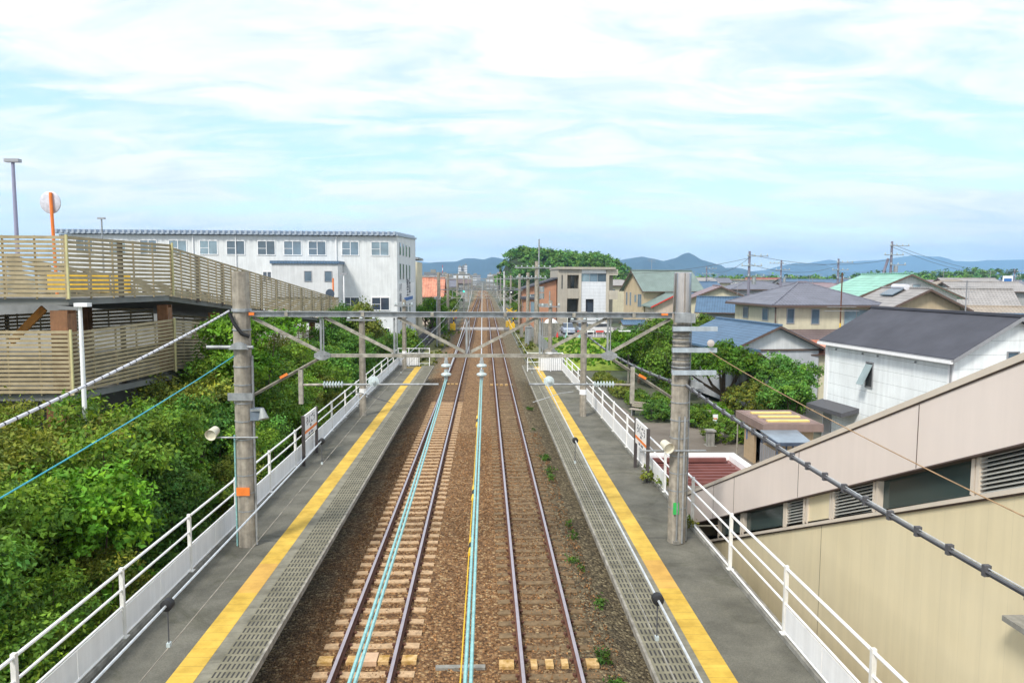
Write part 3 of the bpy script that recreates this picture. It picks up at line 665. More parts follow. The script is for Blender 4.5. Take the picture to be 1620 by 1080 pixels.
# ------------------------------------------------------------------ wires
def sag(a, b, s, n=14):
    a = Vector(a); b = Vector(b)
    return [a.lerp(b, i/n)-Vector((0, 0, s*4*(i/n)*(1-i/n))) for i in range(n+1)]
def wires(name, lines, r, m, lab, cat, n=6, group=None):
    mb = MB()
    for l in lines: mb.tube(l, r, n)
    return one(mb, name, m, lab, cat, group, True)
wires('feeder_wire', [sag((-0.97+d, 17.95, 5.1), (-0.86+d, -6, 5.0), 0.22) for d in (-0.02, 0.02)], 0.0145, M_teal, 'twin teal feeder wire over the left track near the bridge', 'overhead wire')
wires('feeder_wire', [sag((-0.09+d, 17.95, 5.1), (-0.13+d, -6, 5.0), 0.22) for d in (-0.02, 0.02)], 0.0145, M_teal, 'twin teal feeder wire between the two tracks near the bridge', 'overhead wire')
wires('feeder_wire', [sag((-0.97, 17.95, 5.1), (-1.6, 90, 6.3), 0.5, 20)], 0.014, M_wire, 'feeder wire over the left track running away beyond the near truss', 'overhead wire')
wires('feeder_wire', [sag((-0.09, 17.95, 5.1), (-0.45, 112, 7.0), 0.15, 20)], 0.018, M_wire, 'pale feeder wire rising away between the tracks beyond the near truss', 'overhead wire')
t = thing('marked_wire', 'thin yellow wire with black and yellow sleeves between the tracks', 'overhead wire', (-0.15, 17.9, 5.0))
MB().tube(sag((-0.13, 17.9, 4.95), (-0.21, -6, 4.88), 0.22), 0.006, 5).build('wire', M_yellow, t)
for (y0_, y1_) in ((14.6, 13.7), (9.9, 9.3), (7.9, 7.45)):
    for k in range(3):
        a = y0_+(y1_-y0_)*k/3; b_ = y0_+(y1_-y0_)*(k+1)/3; f = lambda y: 4.93-0.22*4*((17.9-y)/23.9)*(1-(17.9-y)/23.9)
        MB().tube([(-0.15, a, f(a)), (-0.155, b_, f(b_))], 0.02, 8).build('sleeve', M_black if k == 1 else M_yellow, t)
def catenary(xc, lab, segs):
    t = thing('overhead_line', lab, 'overhead line', (xc, 18, 4.9))
    for (xa, ya, za, xb, yb, zb, ca, cb, s, r) in segs:
        pm = sag((xa, ya, za), (xb, yb, zb), s, 16); MB().tube(pm, r, 6).build('messenger_wire', M_wire, t, True)
        pc = sag((xa, ya, ca), (xb, yb, cb), 0.02, 16); MB().tube(pc, 0.0055, 5).build('contact_wire', M_steel_old if xc > 0 else M_mast, t, True)
        k = max(2, int(abs(yb-ya)/5.3))
        for i in range(1, k):
            u = i/k; p = Vector((xa, ya, za)).lerp(Vector((xb, yb, zb)), u); p.z -= s*4*u*(1-u); q = ca+(cb-ca)*u
            MB().tube([p, (p.x, p.y, q)], 0.006, 4).build('dropper', M_wdark, t)
            MB().box(p.x-0.015, p.x+0.015, p.y-0.02, p.y+0.02, q-0.015, q+0.02).build('dropper_clip', M_porc, t)
            if ya < 20 and yb < 20: MB()._lathe(p, Vector((0, 1, 0)), [(-0.04, 0.03), (-0.03, 0.05), (0.03, 0.05), (0.04, 0.03)], 12, None).build('ring', M_black, t, True)
    return t
catenary(XL, 'overhead line above the left track', [(-2.75, 17.95, 5.0, -2.55, -6, 4.95, 4.55, 4.5, 0.10, 0.011), (-2.75, 18, 5.0, -2.4, 90, 6.2, 4.55, 4.7, 0.5, 0.008), (-2.4, 90, 6.2, -2.4, 200, 6.2, 4.7, 4.9, 0.6, 0.012), (-2.4, 200, 6.2, -4, 410, 6.2, 4.9, 5.0, 0.6, 0.02)])
catenary(XR, 'overhead line above the right track', [(1.55, 17.95, 5.0, 1.42, -6, 4.95, 4.55, 4.5, 0.10, 0.011), (1.55, 18, 5.0, 1.4, 90, 6.2, 4.55, 4.7, 0.5, 0.008), (1.4, 90, 6.2, 1.35, 200, 6.2, 4.7, 4.9, 0.6, 0.012), (1.35, 200, 6.2, -0.2, 410, 6.2, 4.9, 5.0, 0.6, 0.02)])
# cables fixed on the masts that run back to the bridge
t = thing('wrapped_cable', 'thick white spiral wrapped cable running from the left mast towards the camera', 'cable', (-5.95, 17.8, 6.8))
pl = sag((-6.15, 17.7, 6.80), (-5.0, -2, 5.35), 0.25, 40); MB().tube(pl, 0.024, 8).build('cable', mat('cable_sleeve', (0.66, 0.66, 0.70), 0.5, 0.1, 9), t, True)
m = MB()
for i in range(1, 40):
    for f_ in (0.0, 0.5):
        p = pl[i].lerp(pl[i+1], f_) if i < 40 else pl[i]; d = (pl[min(i+1, 40)]-pl[i-1]).normalized(); m._lathe(p, d, [(-0.012, 0.027), (0.012, 0.027)], 8, None)
m.build('wrapping', M_wdark, t)
wires('blue_cable', [sag((-6.05, 17.7, 5.72), (-4.7, 0, 4.95), 0.12, 20)], 0.010, mat('cyan_cable', (0.05, 0.42, 0.55), 0.5, 0.1, 9), 'thin cyan cable running from the left mast towards the camera', 'cable')
t = thing('cable_bundle', 'dark bundled cables with clamps sagging from the right mast towards the camera', 'cable', (4.9, 17.8, 5.0))
def bundle(a, b_, s, cl, n=30):
    pl_ = sag(a, b_, s, n)
    for dx, dz, r_, m_ in ((-0.02, 0.0, 0.012, M_wdark), (0.02, -0.005, 0.013, M_steel), (0.0, -0.03, 0.012, M_wdark), (0.005, 0.03, 0.006, M_wire)):
        MB().tube([p+Vector((dx, 0, dz)) for p in pl_], r_, 6).build('cable', m_, t, True)
    for i in range(1, n, cl):
        p = pl_[i]; MB().box(p.x-0.035, p.x+0.035, p.y-0.025, p.y+0.025, p.z-0.055, p.z+0.06).build('clamp', M_wdark, t)
bundle((5.02, 17.8, 4.98), (4.95, -3, 5.15), 0.33, 1, 36)
bundle((4.86, 18.25, 4.98), (4.85, 35.0, 5.0), 0.22, 2, 30)
wires('service_wire', [sag((5.55, 17.8, 5.85), (6.1, 0, 4.9), 0.25, 24)], 0.008, mat('brown_wire', (0.38, 0.24, 0.13), 0.6, 0.3, 9), 'thin brown wire running from the right mast across the roof wall', 'overhead wire')
wires('guy_wire', [sag((4.4, 17.8, 6.3), (2.8, 58, 5.0), 0.1, 8), sag((4.75, 17.8, 5.4), (4.3, 17.2, 5.85), 0.1, 8)], 0.006, M_wdark, 'thin dark wires beside the right mast under the truss', 'overhead wire')

# ------------------------------------------------------------------ further gantries and line side masts
farL = mast(-5.7, 90, -0.4, 8.4, 'far catenary mast left of the line', 'masts along the line', False)
farR = mast(5.3, 90, -0.4, 8.4, 'far catenary mast right of the line', 'masts along the line', False)
GY = [112, 150, 196, 250, 310, 380, 460, 560]
Gf = gantry(90, -0.45, 'truss gantry before the level crossing, second from the camera', None, False)
MB().box(-6.3, 5.9, 89.9, 90.1, 7.55, 7.65).build('upper_arm', M_steel, Gf)
ordn = ['third', 'fourth', 'fifth', 'sixth', 'seventh', 'eighth', 'ninth', 'tenth']
for i, y in enumerate(GY):
    bx_ = bend(y)
    copy_tree(Gf, None, 'distant truss gantry beyond the level crossing, %s from the camera' % ordn[i], (-0.53+bx_, y, 4.6-0.45), None, 'truss gantries over the line')
    copy_tree(farL, None, 'mast carrying the left end of the %s distant gantry' % ordn[i], (-5.7+bx_, y, -0.4), None, 'masts along the line')
    copy_tree(farR, None, 'mast carrying the right end of the %s distant gantry' % ordn[i], (5.3+bx_, y, -0.4), None, 'masts along the line')
Gf['group'] = 'truss gantries over the line'
farL['label'] = 'mast carrying the left end of the second gantry'; farR['label'] = 'mast carrying the right end of the second gantry'
# tall utility mast beside the second gantry
t = thing('tall_line_mast', 'tallest grey mast right of the line with two crossarms and a thin top pole', 'power mast', (6.4, 90, -0.4))
MB().tube([(6.4, 90, -0.4), (6.4, 90, 9.8)], [0.34, 0.26], 16).build('shaft', M_mast, t, True)
MB().tube([(6.62, 89.8, 7.5), (6.62, 89.8, 12.5)], 0.09, 10).build('top_pole', M_steel, t, True)
for z, a, b_ in ((9.0, 3.6, 8.2), (7.75, 3.8, 7.6)):
    MB().box(a, b_, 89.62, 89.72, z-0.07, z+0.07).build('crossarm', M_steel, t)
    for k in range(7):
        x = a+0.2+k*(b_-a-0.4)/6
        MB()._lathe(Vector((x, 89.67, z+0.07)), Vector((0, 0, 1)), [(0, 0.05), (0.05, 0.11), (0.09, 0.06), (0.14, 0.1), (0.2, 0.04)], 8, None).build('pin_insulator', M_porc, t)
for z in (5.2, 6.0): MB()._lathe(Vector((7.0, 89.7, z)), Vector((0, 0, 1)), [(0, 0.3), (0.7, 0.3)], 14, None).build('transformer', M_steel, t, True)
MB().box(6.6, 7.8, 89.5, 89.9, 4.2, 4.6).build('equipment_shelf', M_steel, t)
def pole(name, x, y, z0, z1, r0, r1, label, cat, arms=(), m=None, group=None):
    t = thing(name, label, cat, (x, y, z0), group)
    MB().tube([(x, y, z0), (x, y, z1)], [r0, r1], 12).build('shaft', m or M_mast, t, True)
    for (z, a, b_) in arms:
        MB().box(x+a, x+b_, y-r1-0.09, y-r1-0.005, z-0.04, z+0.04).build('crossarm', M_steel, t)
        k = max(2, int((b_-a)/0.7)+1); mb = MB()
        for i in range(k):
            xx = x+a+0.1+i*(b_-a-0.2)/(k-1); mb._lathe(Vector((xx, y-r1-0.05, z+0.04)), Vector((0, 0, 1)), [(0, 0.04), (0.05, 0.09), (0.1, 0.04), (0.15, 0.08), (0.2, 0.03)], 8, None)
        mb.build('insulators', M_porc, t)
    return t
PG = 'slim concrete poles on the platforms'
for (x, y, lab) in ((-5.96, 35.4, 'nearer slim concrete pole on the left platform behind the station sign'), (-5.98, 54.0, 'farther slim concrete pole at the end of the left platform'),
                    (4.81, 35.1, 'nearer slim concrete pole on the right platform behind the station sign'), (4.81, 53.3, 'farther slim concrete pole at the end of the right platform')):
    p = pole('platform_pole', x, y, 0.92, 6.05, 0.17, 0.14, lab, 'pole', [(5.6, -0.7, 0.7)], None, PG)
    MB()._lathe(Vector((x, y, 2.0)), Vector((0, 0, 1)), [(0, 0.178), (0.25, 0.178)], 12, None).build('band', M_white, p)
pole('trackside_pole', 7.4, 101, -0.4, 9.9, 0.16, 0.1, 'thin pale pole in front of the brown concrete building', 'pole', [(5.2, -1.2, 0.8)], M_steel)
pole('trackside_pole', 8.9, 100, -0.4, 6.0, 0.1, 0.08, 'short thin post in front of the dark opening of the brown building', 'pole', [], M_steel)
pole('trackside_pole', -5.55, 84, -0.4, 5.6, 0.08, 0.07, 'slim white post left of the line before the second gantry', 'pole', [(5.3, -0.3, 0.5)], M_steel)
pole('signal_post', 3.9, 150, -0.4, 9.2, 0.1, 0.09, 'slim white post right of the line near the forest hill', 'pole', [(7.9, 0, 2.6)], M_white)
t = pole('signal_post', -3.9, 135, -0.4, 5.2, 0.1, 0.08, 'trackside signal post with a green lamp left of the line', 'signal', [], M_steel)
MB()._lathe(Vector((-3.9, 134.8, 5.3)), Vector((0, -1, 0)), [(0, 0.2), (0.15, 0.2)], 12, None).build('lamp', mat('signal_green', (0.02, 0.35, 0.25), 0.4, 0.1, 3, emis=((0.05, 0.9, 0.6), 0.6)), t)
t = thing('railway_signal', 'black round railway signal head on the gantry right of the line', 'signal', (4.0, 111.5, 5.0))
MB()._lathe(Vector((4.0, 111.6, 5.6)), Vector((0, -1, 0)), [(0, 0.42), (0.08, 0.42)], 16, None).build('backboard', M_black, t)
MB()._lathe(Vector((4.0, 111.5, 5.6)), Vector((0, -1, 0)), [(0, 0.13), (0.1, 0.13)], 12, None).build('lens', M_white, t)
MB().bar((4.0, 111.6, 4.9), (4.0, 111.6, 5.25), 0.08, 0.08).build('stem', M_steel, t)

# ------------------------------------------------------------------ level crossing, roads, plaza
M_road = mat('road_asphalt', (0.17, 0.165, 0.16), 0.9, 0.2, 0.5, bump=0.2, bscale=40)
M_plaza = mat('plaza_paving', (0.15, 0.125, 0.10), 0.9, 0.25, 0.35, col2=(0.205, 0.175, 0.145), bump=0.2, bscale=30)
mb = MB().box(-60, -3.95, 110.6, 115.4, -0.5, -0.05); mb.box(2.95, 70, 110.6, 115.4, -0.5, -0.05); structure(mb, 'crossing_road', M_road)
mb = MB()
for (a, b_) in ((-3.9, -3.02), (-2.87, -1.9), (-1.74, 0.67), (0.83, 1.8), (1.97, 2.9)): mb.box(a, b_, 110.8, 115.2, -0.42, -0.03)
structure(mb, 'crossing_deck', mat('crossing_panel', (0.36, 0.34, 0.33), 0.85, 0.2, 2))
def draped(poly_fn, y0, y1, dy, name, m, dz=0.012, nx=8, kind='structure'):
    mb = MB(); ys_ = [y0+dy*i for i in range(int((y1-y0)/dy)+1)]; vs = []
    for y in ys_:
        a, b_ = poly_fn(y)
        for i in range(nx+1): x = a+(b_-a)*i/nx; vs.append((x, y, gz(x, y)+dz))
    k = nx+1
    mb.add(vs, [(j*k+i, j*k+i+1, (j+1)*k+i+1, (j+1)*k+i) for j in range(len(ys_)-1) for i in range(nx)])
    o = mb.build(name, m); o['kind'] = kind; return o
draped(lambda y: (6.6, 40 if y < 36 else (9.6+(1 if y < 44 else 0)*8 if y < 50 else 9.0-(y-50)*0.06)), 2, 66, 1.0, 'plaza', M_plaza, 0.02)
draped(lambda y: (7.5, 34), 99.5, 110, 1.5, 'parking_lot', mat('lot_asphalt', (0.26, 0.25, 0.25), 0.9, 0.25, 0.4), 0.03)
def grass_mat():
    m = mat('field_grass', (0.15, 0.25, 0.022), 0.95, 0.35, 0.5, col2=(0.30, 0.38, 0.035), bump=1.0, bscale=9)
    return m
draped(lambda y: (6.9+(y-68)*0.02, 17.5+(y-68)*0.1), 66, 99, 1.5, 'field', grass_mat(), 0.04)
draped(lambda y: (-6.6, -4.9), 57, 105, 2, 'verge', mat('verge_grass', (0.10, 0.14, 0.03), 0.95, 0.5, 0.8, col2=(0.24, 0.22, 0.09), bump=0.8, bscale=12), 0.10, 3)
draped(lambda y: (4.2, 6.2), 57, 106, 2, 'verge', MATS['verge_grass'], 0.10, 3)

def crossing_gate(x, y, lab, s):
    t = thing('crossing_signal', lab, 'crossing signal', (x, y, -0.1))
    m = MB()
    for k in range(8): m.tube([(x, y, -0.1+k*0.32), (x, y, 0.22+k*0.32)], 0.09, 8, M_yellow if k % 2 else M_black)
    m.build('post', M_yellow, t)
    MB().bar((x-0.5, y-0.1, 2.3), (x+0.5, y-0.1, 2.9), 0.05, 0.14).build('crossbuck', M_yellow, t)
    MB().bar((x+0.5, y-0.13, 2.3), (x-0.5, y-0.13, 2.9), 0.05, 0.14).build('crossbuck', M_yellow, t)
    for dx in (-0.35, 0.35): MB()._lathe(Vector((x+dx, y-0.1, 1.9)), Vector((0, -1, 0)), [(0, 0.19), (0.1, 0.19)], 12, None).build('flashing_lamp', M_black if dx < 0 else M_red, t)
    MB().box(x-0.55, x+0.25, y-0.3, y+0.3, -0.1, 0.9).build('barrier_box', M_yellow, t)
    return t
crossing_gate(-4.7, 109.6, 'yellow and black crossing signal left of the line', -1)
crossing_gate(4.3, 110.2, 'yellow and black crossing signal right of the line', 1)
crossing_gate(3.9, 117.0, 'yellow and black crossing signal on the far side of the crossing', 1)
# relay cabinets and slatted steel fence right of the line
t = thing('steel_fence', 'grey steel picket fence between the line and the grassy field', 'fence', (6.6, 62, -0.5))
y = 60.0
while y < 108:
    MB().box(6.57, 6.63, y-0.03, y+0.03, gz(6.6, y)-0.05, 1.1).build('post', M_steel, t)
    y2 = min(y+3, 108); m = MB(); k = 0.15
    while k < 3: m.box(6.59, 6.61, y+k-0.015, y+k+0.015, gz(6.6, y)+0.05, 1.0); k += 0.15
    m.bar((6.6, y, 0.95), (6.6, y2, 0.95), 0.03, 0.04); m.bar((6.6, y, -0.1), (6.6, y2, -0.1), 0.03, 0.04)
    m.build('picket_panel', M_steel, t); y = y2+0.001 if y2 >= 108 else y2
for (x, y, w, h, m_, lab) in ((5.0, 86, 0.5, 1.9, M_steel, 'tall grey relay cabinet beside the picket fence'), (5.5, 92, 0.8, 1.5, M_alu, 'wide grey relay cabinet near the second gantry'), (4.9, 97, 0.45, 1.3, M_conc, 'pale concrete cabinet close to the crossing')):
    t = thing('relay_cabinet', lab, 'relay cabinet', (x, y, -0.4))
    MB().box(x-w/2, x+w/2, y-0.3, y+0.3, -0.15, h).build('body', m_, t)
    MB().box(x-w/2-0.04, x+w/2+0.04, y-0.36, y+0.34, h+0.001, h+0.06).build('lid', M_steel, t)
    MB().box(x-w/2+0.05, x+w/2-0.05, y-0.315, y-0.302, -0.05, h-0.1).build('door', m_, t)
    for dx in (-0.15, 0.15): MB().box(x+dx-0.04, x+dx+0.04, y-0.1, y+0.1, -0.5, -0.151).build('leg', M_red if w < 0.6 else M_steel, t)
t = thing('concrete_block_shed', 'low grey concrete block with a white heap on top at the field edge', 'shed', (9.4, 102, -0.4))
MB().box(8.0, 10.4, 101, 103.5, -0.4, 1.5).build('wall', M_conc, t); MB()._lathe(Vector((9.3, 102.2, 1.5)), Vector((0, 0, 1)), [(0, 0.95), (0.3, 0.8), (0.55, 0.35)], 9, None).build('cover', M_white, t)

# ------------------------------------------------------------------ station name signs
def station_sign(x, ya, yb, face, lab):
    t = thing('station_sign', lab, 'sign', (x, ya, 0.92))
    for y in (ya, yb): MB().box(x-0.05, x+0.05, y-0.05, y+0.05, 0.92, 2.72).build('post', mat('sign_post', (0.07, 0.06, 0.06), 0.5, 0.3, 5), t)
    y0_, y1_ = min(ya, yb)+0.055, max(ya, yb)-0.055
    MB().box(x-0.025, x+0.025, y0_, y1_, 1.85, 2.70).build('board', M_white, t)
    MB().box(x+face*0.026-0.003, x+face*0.026+0.003, y0_, y1_, 2.03, 2.13).build('orange_band', M_orange, t)
    rt = ROT_PX if face > 0 else ROT_NX; c = (ya+yb)/2
    text('station_name', 'ろくごう', M_text, t, (x+face*0.030, c, 2.42), rt, 0.34)
    text('station_kanji', '六合', M_text, t, (x+face*0.030, c, 2.21), rt, 0.10)
    text('next_stations', 'しまだ   ふじえだ', M_text, t, (x+face*0.030, c, 1.94), rt, 0.09)
    return t
station_sign(-6.45, 25.75, 27.75, 1, 'white station name board with orange band on the left platform')
station_sign(5.38, 23.4, 25.35, -1, 'white station name board with orange band on the right platform')

# ------------------------------------------------------------------ station stair enclosure on the right
def stair_hall():
    t = thing('station_stair_hall', 'long beige enclosed station stairway sloping up to the right of the platform', 'building', (6.8, 12, -1.2))
    fas = mat('fascia_panel', (0.76, 0.66, 0.60), 0.55, 0.03, 0.5, col2=(0.79, 0.69, 0.63), streak=0.03)
    wal = mat('hall_wall', (0.72, 0.62, 0.41), 0.6, 0.03, 0.5, col2=(0.76, 0.66, 0.45), streak=0.05); stripes(wal, 1, 0.455, 0.008, 0.10, 0.15, 0.01)
    cap = mat('hall_coping', (0.64, 0.56, 0.47), 0.6, 0.08, 2); jn = mat('joint_dark', (0.10, 0.07, 0.06), 0.7, 0.2, 3)
    x = 6.8
    top = lambda y: 10.295-0.420*y
    fb = lambda y: 9.215-0.4165*y
    sil = lambda y: 8.63-0.4215*y
    Yn, Yf = -4.0, 24.2
    # lower wall with the sill as its upper edge
    MB().prism([(Yn, -1.4), (Yf, -1.4), (Yf, sil(Yf)), (Yn, sil(Yn))], 'x', x+0.02, x+0.30).build('wall', wal, t)
    MB().prism([(Yn, sil(Yn)+0.003), (Yf, sil(Yf)+0.003), (Yf, sil(Yf)+0.07), (Yn, sil(Yn)+0.07)], 'x', x-0.04, x+0.26).build('sill', cap, t)
    MB().prism([(Yn, sil(Yn)-0.025), (Yf, sil(Yf)-0.025), (Yf, sil(Yf)), (Yn, sil(Yn))], 'x', x-0.012, x+0.018).build('sill_joint', jn, t)
    MB().prism([(Yn, fb(Yn)), (Yf, fb(Yf)), (Yf, top(Yf)), (Yn, top(Yn))], 'x', x-0.10, x+0.14).build('fascia', fas, t)
    MB().prism([(Yn, fb(Yn)-0.025), (Yf, fb(Yf)-0.025), (Yf, fb(Yf)-0.003), (Yn, fb(Yn)-0.003)], 'x', x-0.11, x+0.12).build('drip_edge', jn, t)
    MB().prism([(Yn, top(Yn)+0.002), (Yf, top(Yf)+0.002), (Yf, top(Yf)+0.10), (Yn, top(Yn)+0.10)], 'x', x-0.13, x+0.22).build('coping', cap, t)
    MB().prism([(Yn, top(Yn)-0.022), (Yf, top(Yf)-0.022), (Yf, top(Yf)), (Yn, top(Yn))], 'x', x-0.114, x-0.10).build('coping_joint', jn, t)
    for y in (2.9, 6.8, 10.85, 15.0, 18.9, 20.6): MB().box(x-0.104, x-0.10, y-0.008, y+0.008, fb(y)+0.01, top(y)-0.03).build('panel_joint', jn, t)
    for y in (14.1,): MB().box(x+0.016, x+0.0199, y-0.004, y+0.004, 0, sil(y)-0.03).build('panel_joint', jn, t)
    # body behind and flat roof
    MB().prism([(Yn, -1.4), (Yf, -1.4), (Yf, top(Yf)-0.5), (Yn, top(Yn)-0.5)], 'x', x+3.9, x+4.1).build('rear_wall', wal, t)
    MB().prism([(Yn, fb(Yn)+0.05), (Yf, fb(Yf)+0.05), (Yf, fb(Yf)+0.2), (Yn, fb(Yn)+0.2)], 'x', x+0.15, x+3.89).build('roof', M_conc, t)
    MB().prism([(Yn, sil(Yn)-1.2), (Yf, sil(Yf)-1.2), (Yf, sil(Yf)-1.0), (Yn, sil(Yn)-1.0)], 'x', x+0.31, x+3.89).build('stair_flight', M_conc, t)
    MB().box(x+0.02, x+4.1, Yf+0.002, Yf+0.2, -1.4, sil(Yf)+0.7).build('end_wall', wal, t)
    lou = mat('louver_grey', (0.46, 0.455, 0.42), 0.5, 0.1, 4); gl = bpy.data.materials.new('tinted_glass'); gl.use_nodes = True
    gb = gl.node_tree.nodes['Principled BSDF']; gb.inputs['Base Color'].default_value = (0.10, 0.155, 0.15, 1); gb.inputs['Roughness'].default_value = 0.12
    gb.inputs['Transmission Weight'].default_value = 0.55
    def band(y0_, y1_): return [(y0_, sil(y0_)+0.07), (y1_, sil(y1_)+0.07), (y1_, fb(y1_)), (y0_, fb(y0_))]
    for (a, b_, kind) in ((18.6, 20.4, 'g'), (15.9, 18.45, 'g'), (14.9, 15.8, 'l'), (13.75, 14.75, 'p'), (12.2, 13.65, 'l'), (9.7, 12.1, 'g'), (6.0, 9.6, 'l'), (2.2, 5.9, 'g'), (-1.4, 2.1, 'l'), (-4, -1.5, 'p')):
        if kind == 'g': w = MB().prism(band(a, b_), 'x', x+0.10, x+0.12).build('window', gl, t)
        elif kind == 'p': w = MB().prism(band(a, b_), 'x', x+0.03, x+0.12).build('panel', wal, t)
        else:
            m = MB(); n_ = 9
            for k in range(n_):
                u0 = (k+0.1)/n_; u1 = (k+0.80)/n_
                def zz(y, u): return sil(y)+0.07+u*(fb(y)-sil(y)-0.07)
                m.add([(x+0.02, a, zz(a, u0)), (x+0.02, b_, zz(b_, u0)), (x+0.02, b_, zz(b_, u0)+0.015), (x+0.02, a, zz(a, u0)+0.015),
                       (x+0.11, a, zz(a, u1)), (x+0.11, b_, zz(b_, u1)), (x+0.11, b_, zz(b_, u1)+0.015), (x+0.11, a, zz(a, u1)+0.015)], [(0, 1, 2, 3), (0, 1, 5, 4), (3, 2, 6, 7), (4, 5, 6, 7), (0, 3, 7, 4), (1, 2, 6, 5)])
            m.build('louver', lou, t)
            MB().prism(band(a, b_), 'x', x+0.125, x+0.135).build('louver_backing', M_dark, t)
        for e in (a, b_): MB().box(x+0.0, x+0.11, e-0.035, e+0.035, sil(e)+0.085, fb(e)-0.02).build('mullion', cap, t)
    MB().tube([(x+1.6, 10.6, 4.75), (x+1.6, 11.6, 4.35)], 0.03, 8).build('light_tube', mat('tube_light', (0.9, 0.9, 0.85), 0.4, 0.05, 3, emis=((1, 1, 0.9), 2.0)), t)
    MB().box(x-0.28, x-0.01, 7.35, 8.6, 3.35, 3.42).build('ledge', M_conc, t)
stair_hall()

def canopy():
    t = thing('entrance_canopy', 'low reddish brown ribbed canopy roof with white border at the plaza edge', 'canopy', (7, 21, -1.2))
    red = mat('canopy_red', (0.20, 0.075, 0.065), 0.5, 0.2, 2)
    Q = [(6.0, 17.6), (8.5, 19.9), (8.5, 23.1), (6.0, 23.3)]
    MB().slab([(6.0, 24.45, 0.62), (9.5, 24.45, 0.62), (9.5, 27.5, 0.62), (6.0, 27.5, 0.62)], 0.12).build('roof', red, t)
    m = MB()
    for k in range(7): y = 24.6+k*0.4; m.box(6.2, 9.3, y, y+0.09, 0.622, 0.70)
    m.build('rib', red, t)
    MB().box(5.95, 9.52, 27.502, 27.82, 0.35, 0.84).build('border', M_white, t)
    MB().box(9.502, 9.8, 24.45, 27.82, 0.35, 0.84).build('border', M_white, t)
    MB().box(6.25, 9.2, 26.9, 27.05, 0.702, 0.85).build('upstand', red, t)
    for p in ((6.1, 27.4), (9.3, 27.4), (6.1, 24.7), (9.3, 24.7)): MB().box(p[0], p[0]+0.1, p[1]-0.1, p[1], -1.3, 0.49).build('post', M_white, t)
canopy()

# ------------------------------------------------------------------ generic houses
def ext(name, col, **k): return mat(name, col, 0.8, 0.10, 0.8, streak=0.10, **k)
def window_on(root, W, face, u, z, ww, wh, w, d, frame=None, glass=None, mull=True):
    e = 0.0
    def P(a, o, zz):
        if face == 'S': return (a, -d/2-o, zz)
        if face == 'N': return (-a, d/2+o, zz)
        if face == 'W': return (-w/2-o, -a, zz)
        return (w/2+o, a, zz)
    def bx(m, a0, a1, z0, z1, o0, o1):
        p = P(a0, o0, z0); q = P(a1, o1, z1)
        m.box(min(p[0], q[0]), max(p[0], q[0]), min(p[1], q[1]), max(p[1], q[1]), z0, z1)
    f = 0.06; m = MB()
    bx(m, u-ww/2-f, u+ww/2+f, z-f, z, -0.02, 0.05); bx(m, u-ww/2-f, u+ww/2+f, z+wh, z+wh+f, -0.02, 0.05)
    bx(m, u-ww/2-f, u-ww/2, z+0.001, z+wh-0.001, -0.02, 0.045); bx(m, u+ww/2, u+ww/2+f, z+0.001, z+wh-0.001, -0.02, 0.045)
    if mull: bx(m, u-0.025, u+0.025, z+0.001, z+wh-0.001, -0.02, 0.035)
    fr = m.build('window', frame or M_alu, root)
    m = MB(); bx(m, u-ww/2, u+ww/2, z+0.002, z+wh-0.002, -0.02, 0.012); m.build('pane', glass or M_glass, fr)
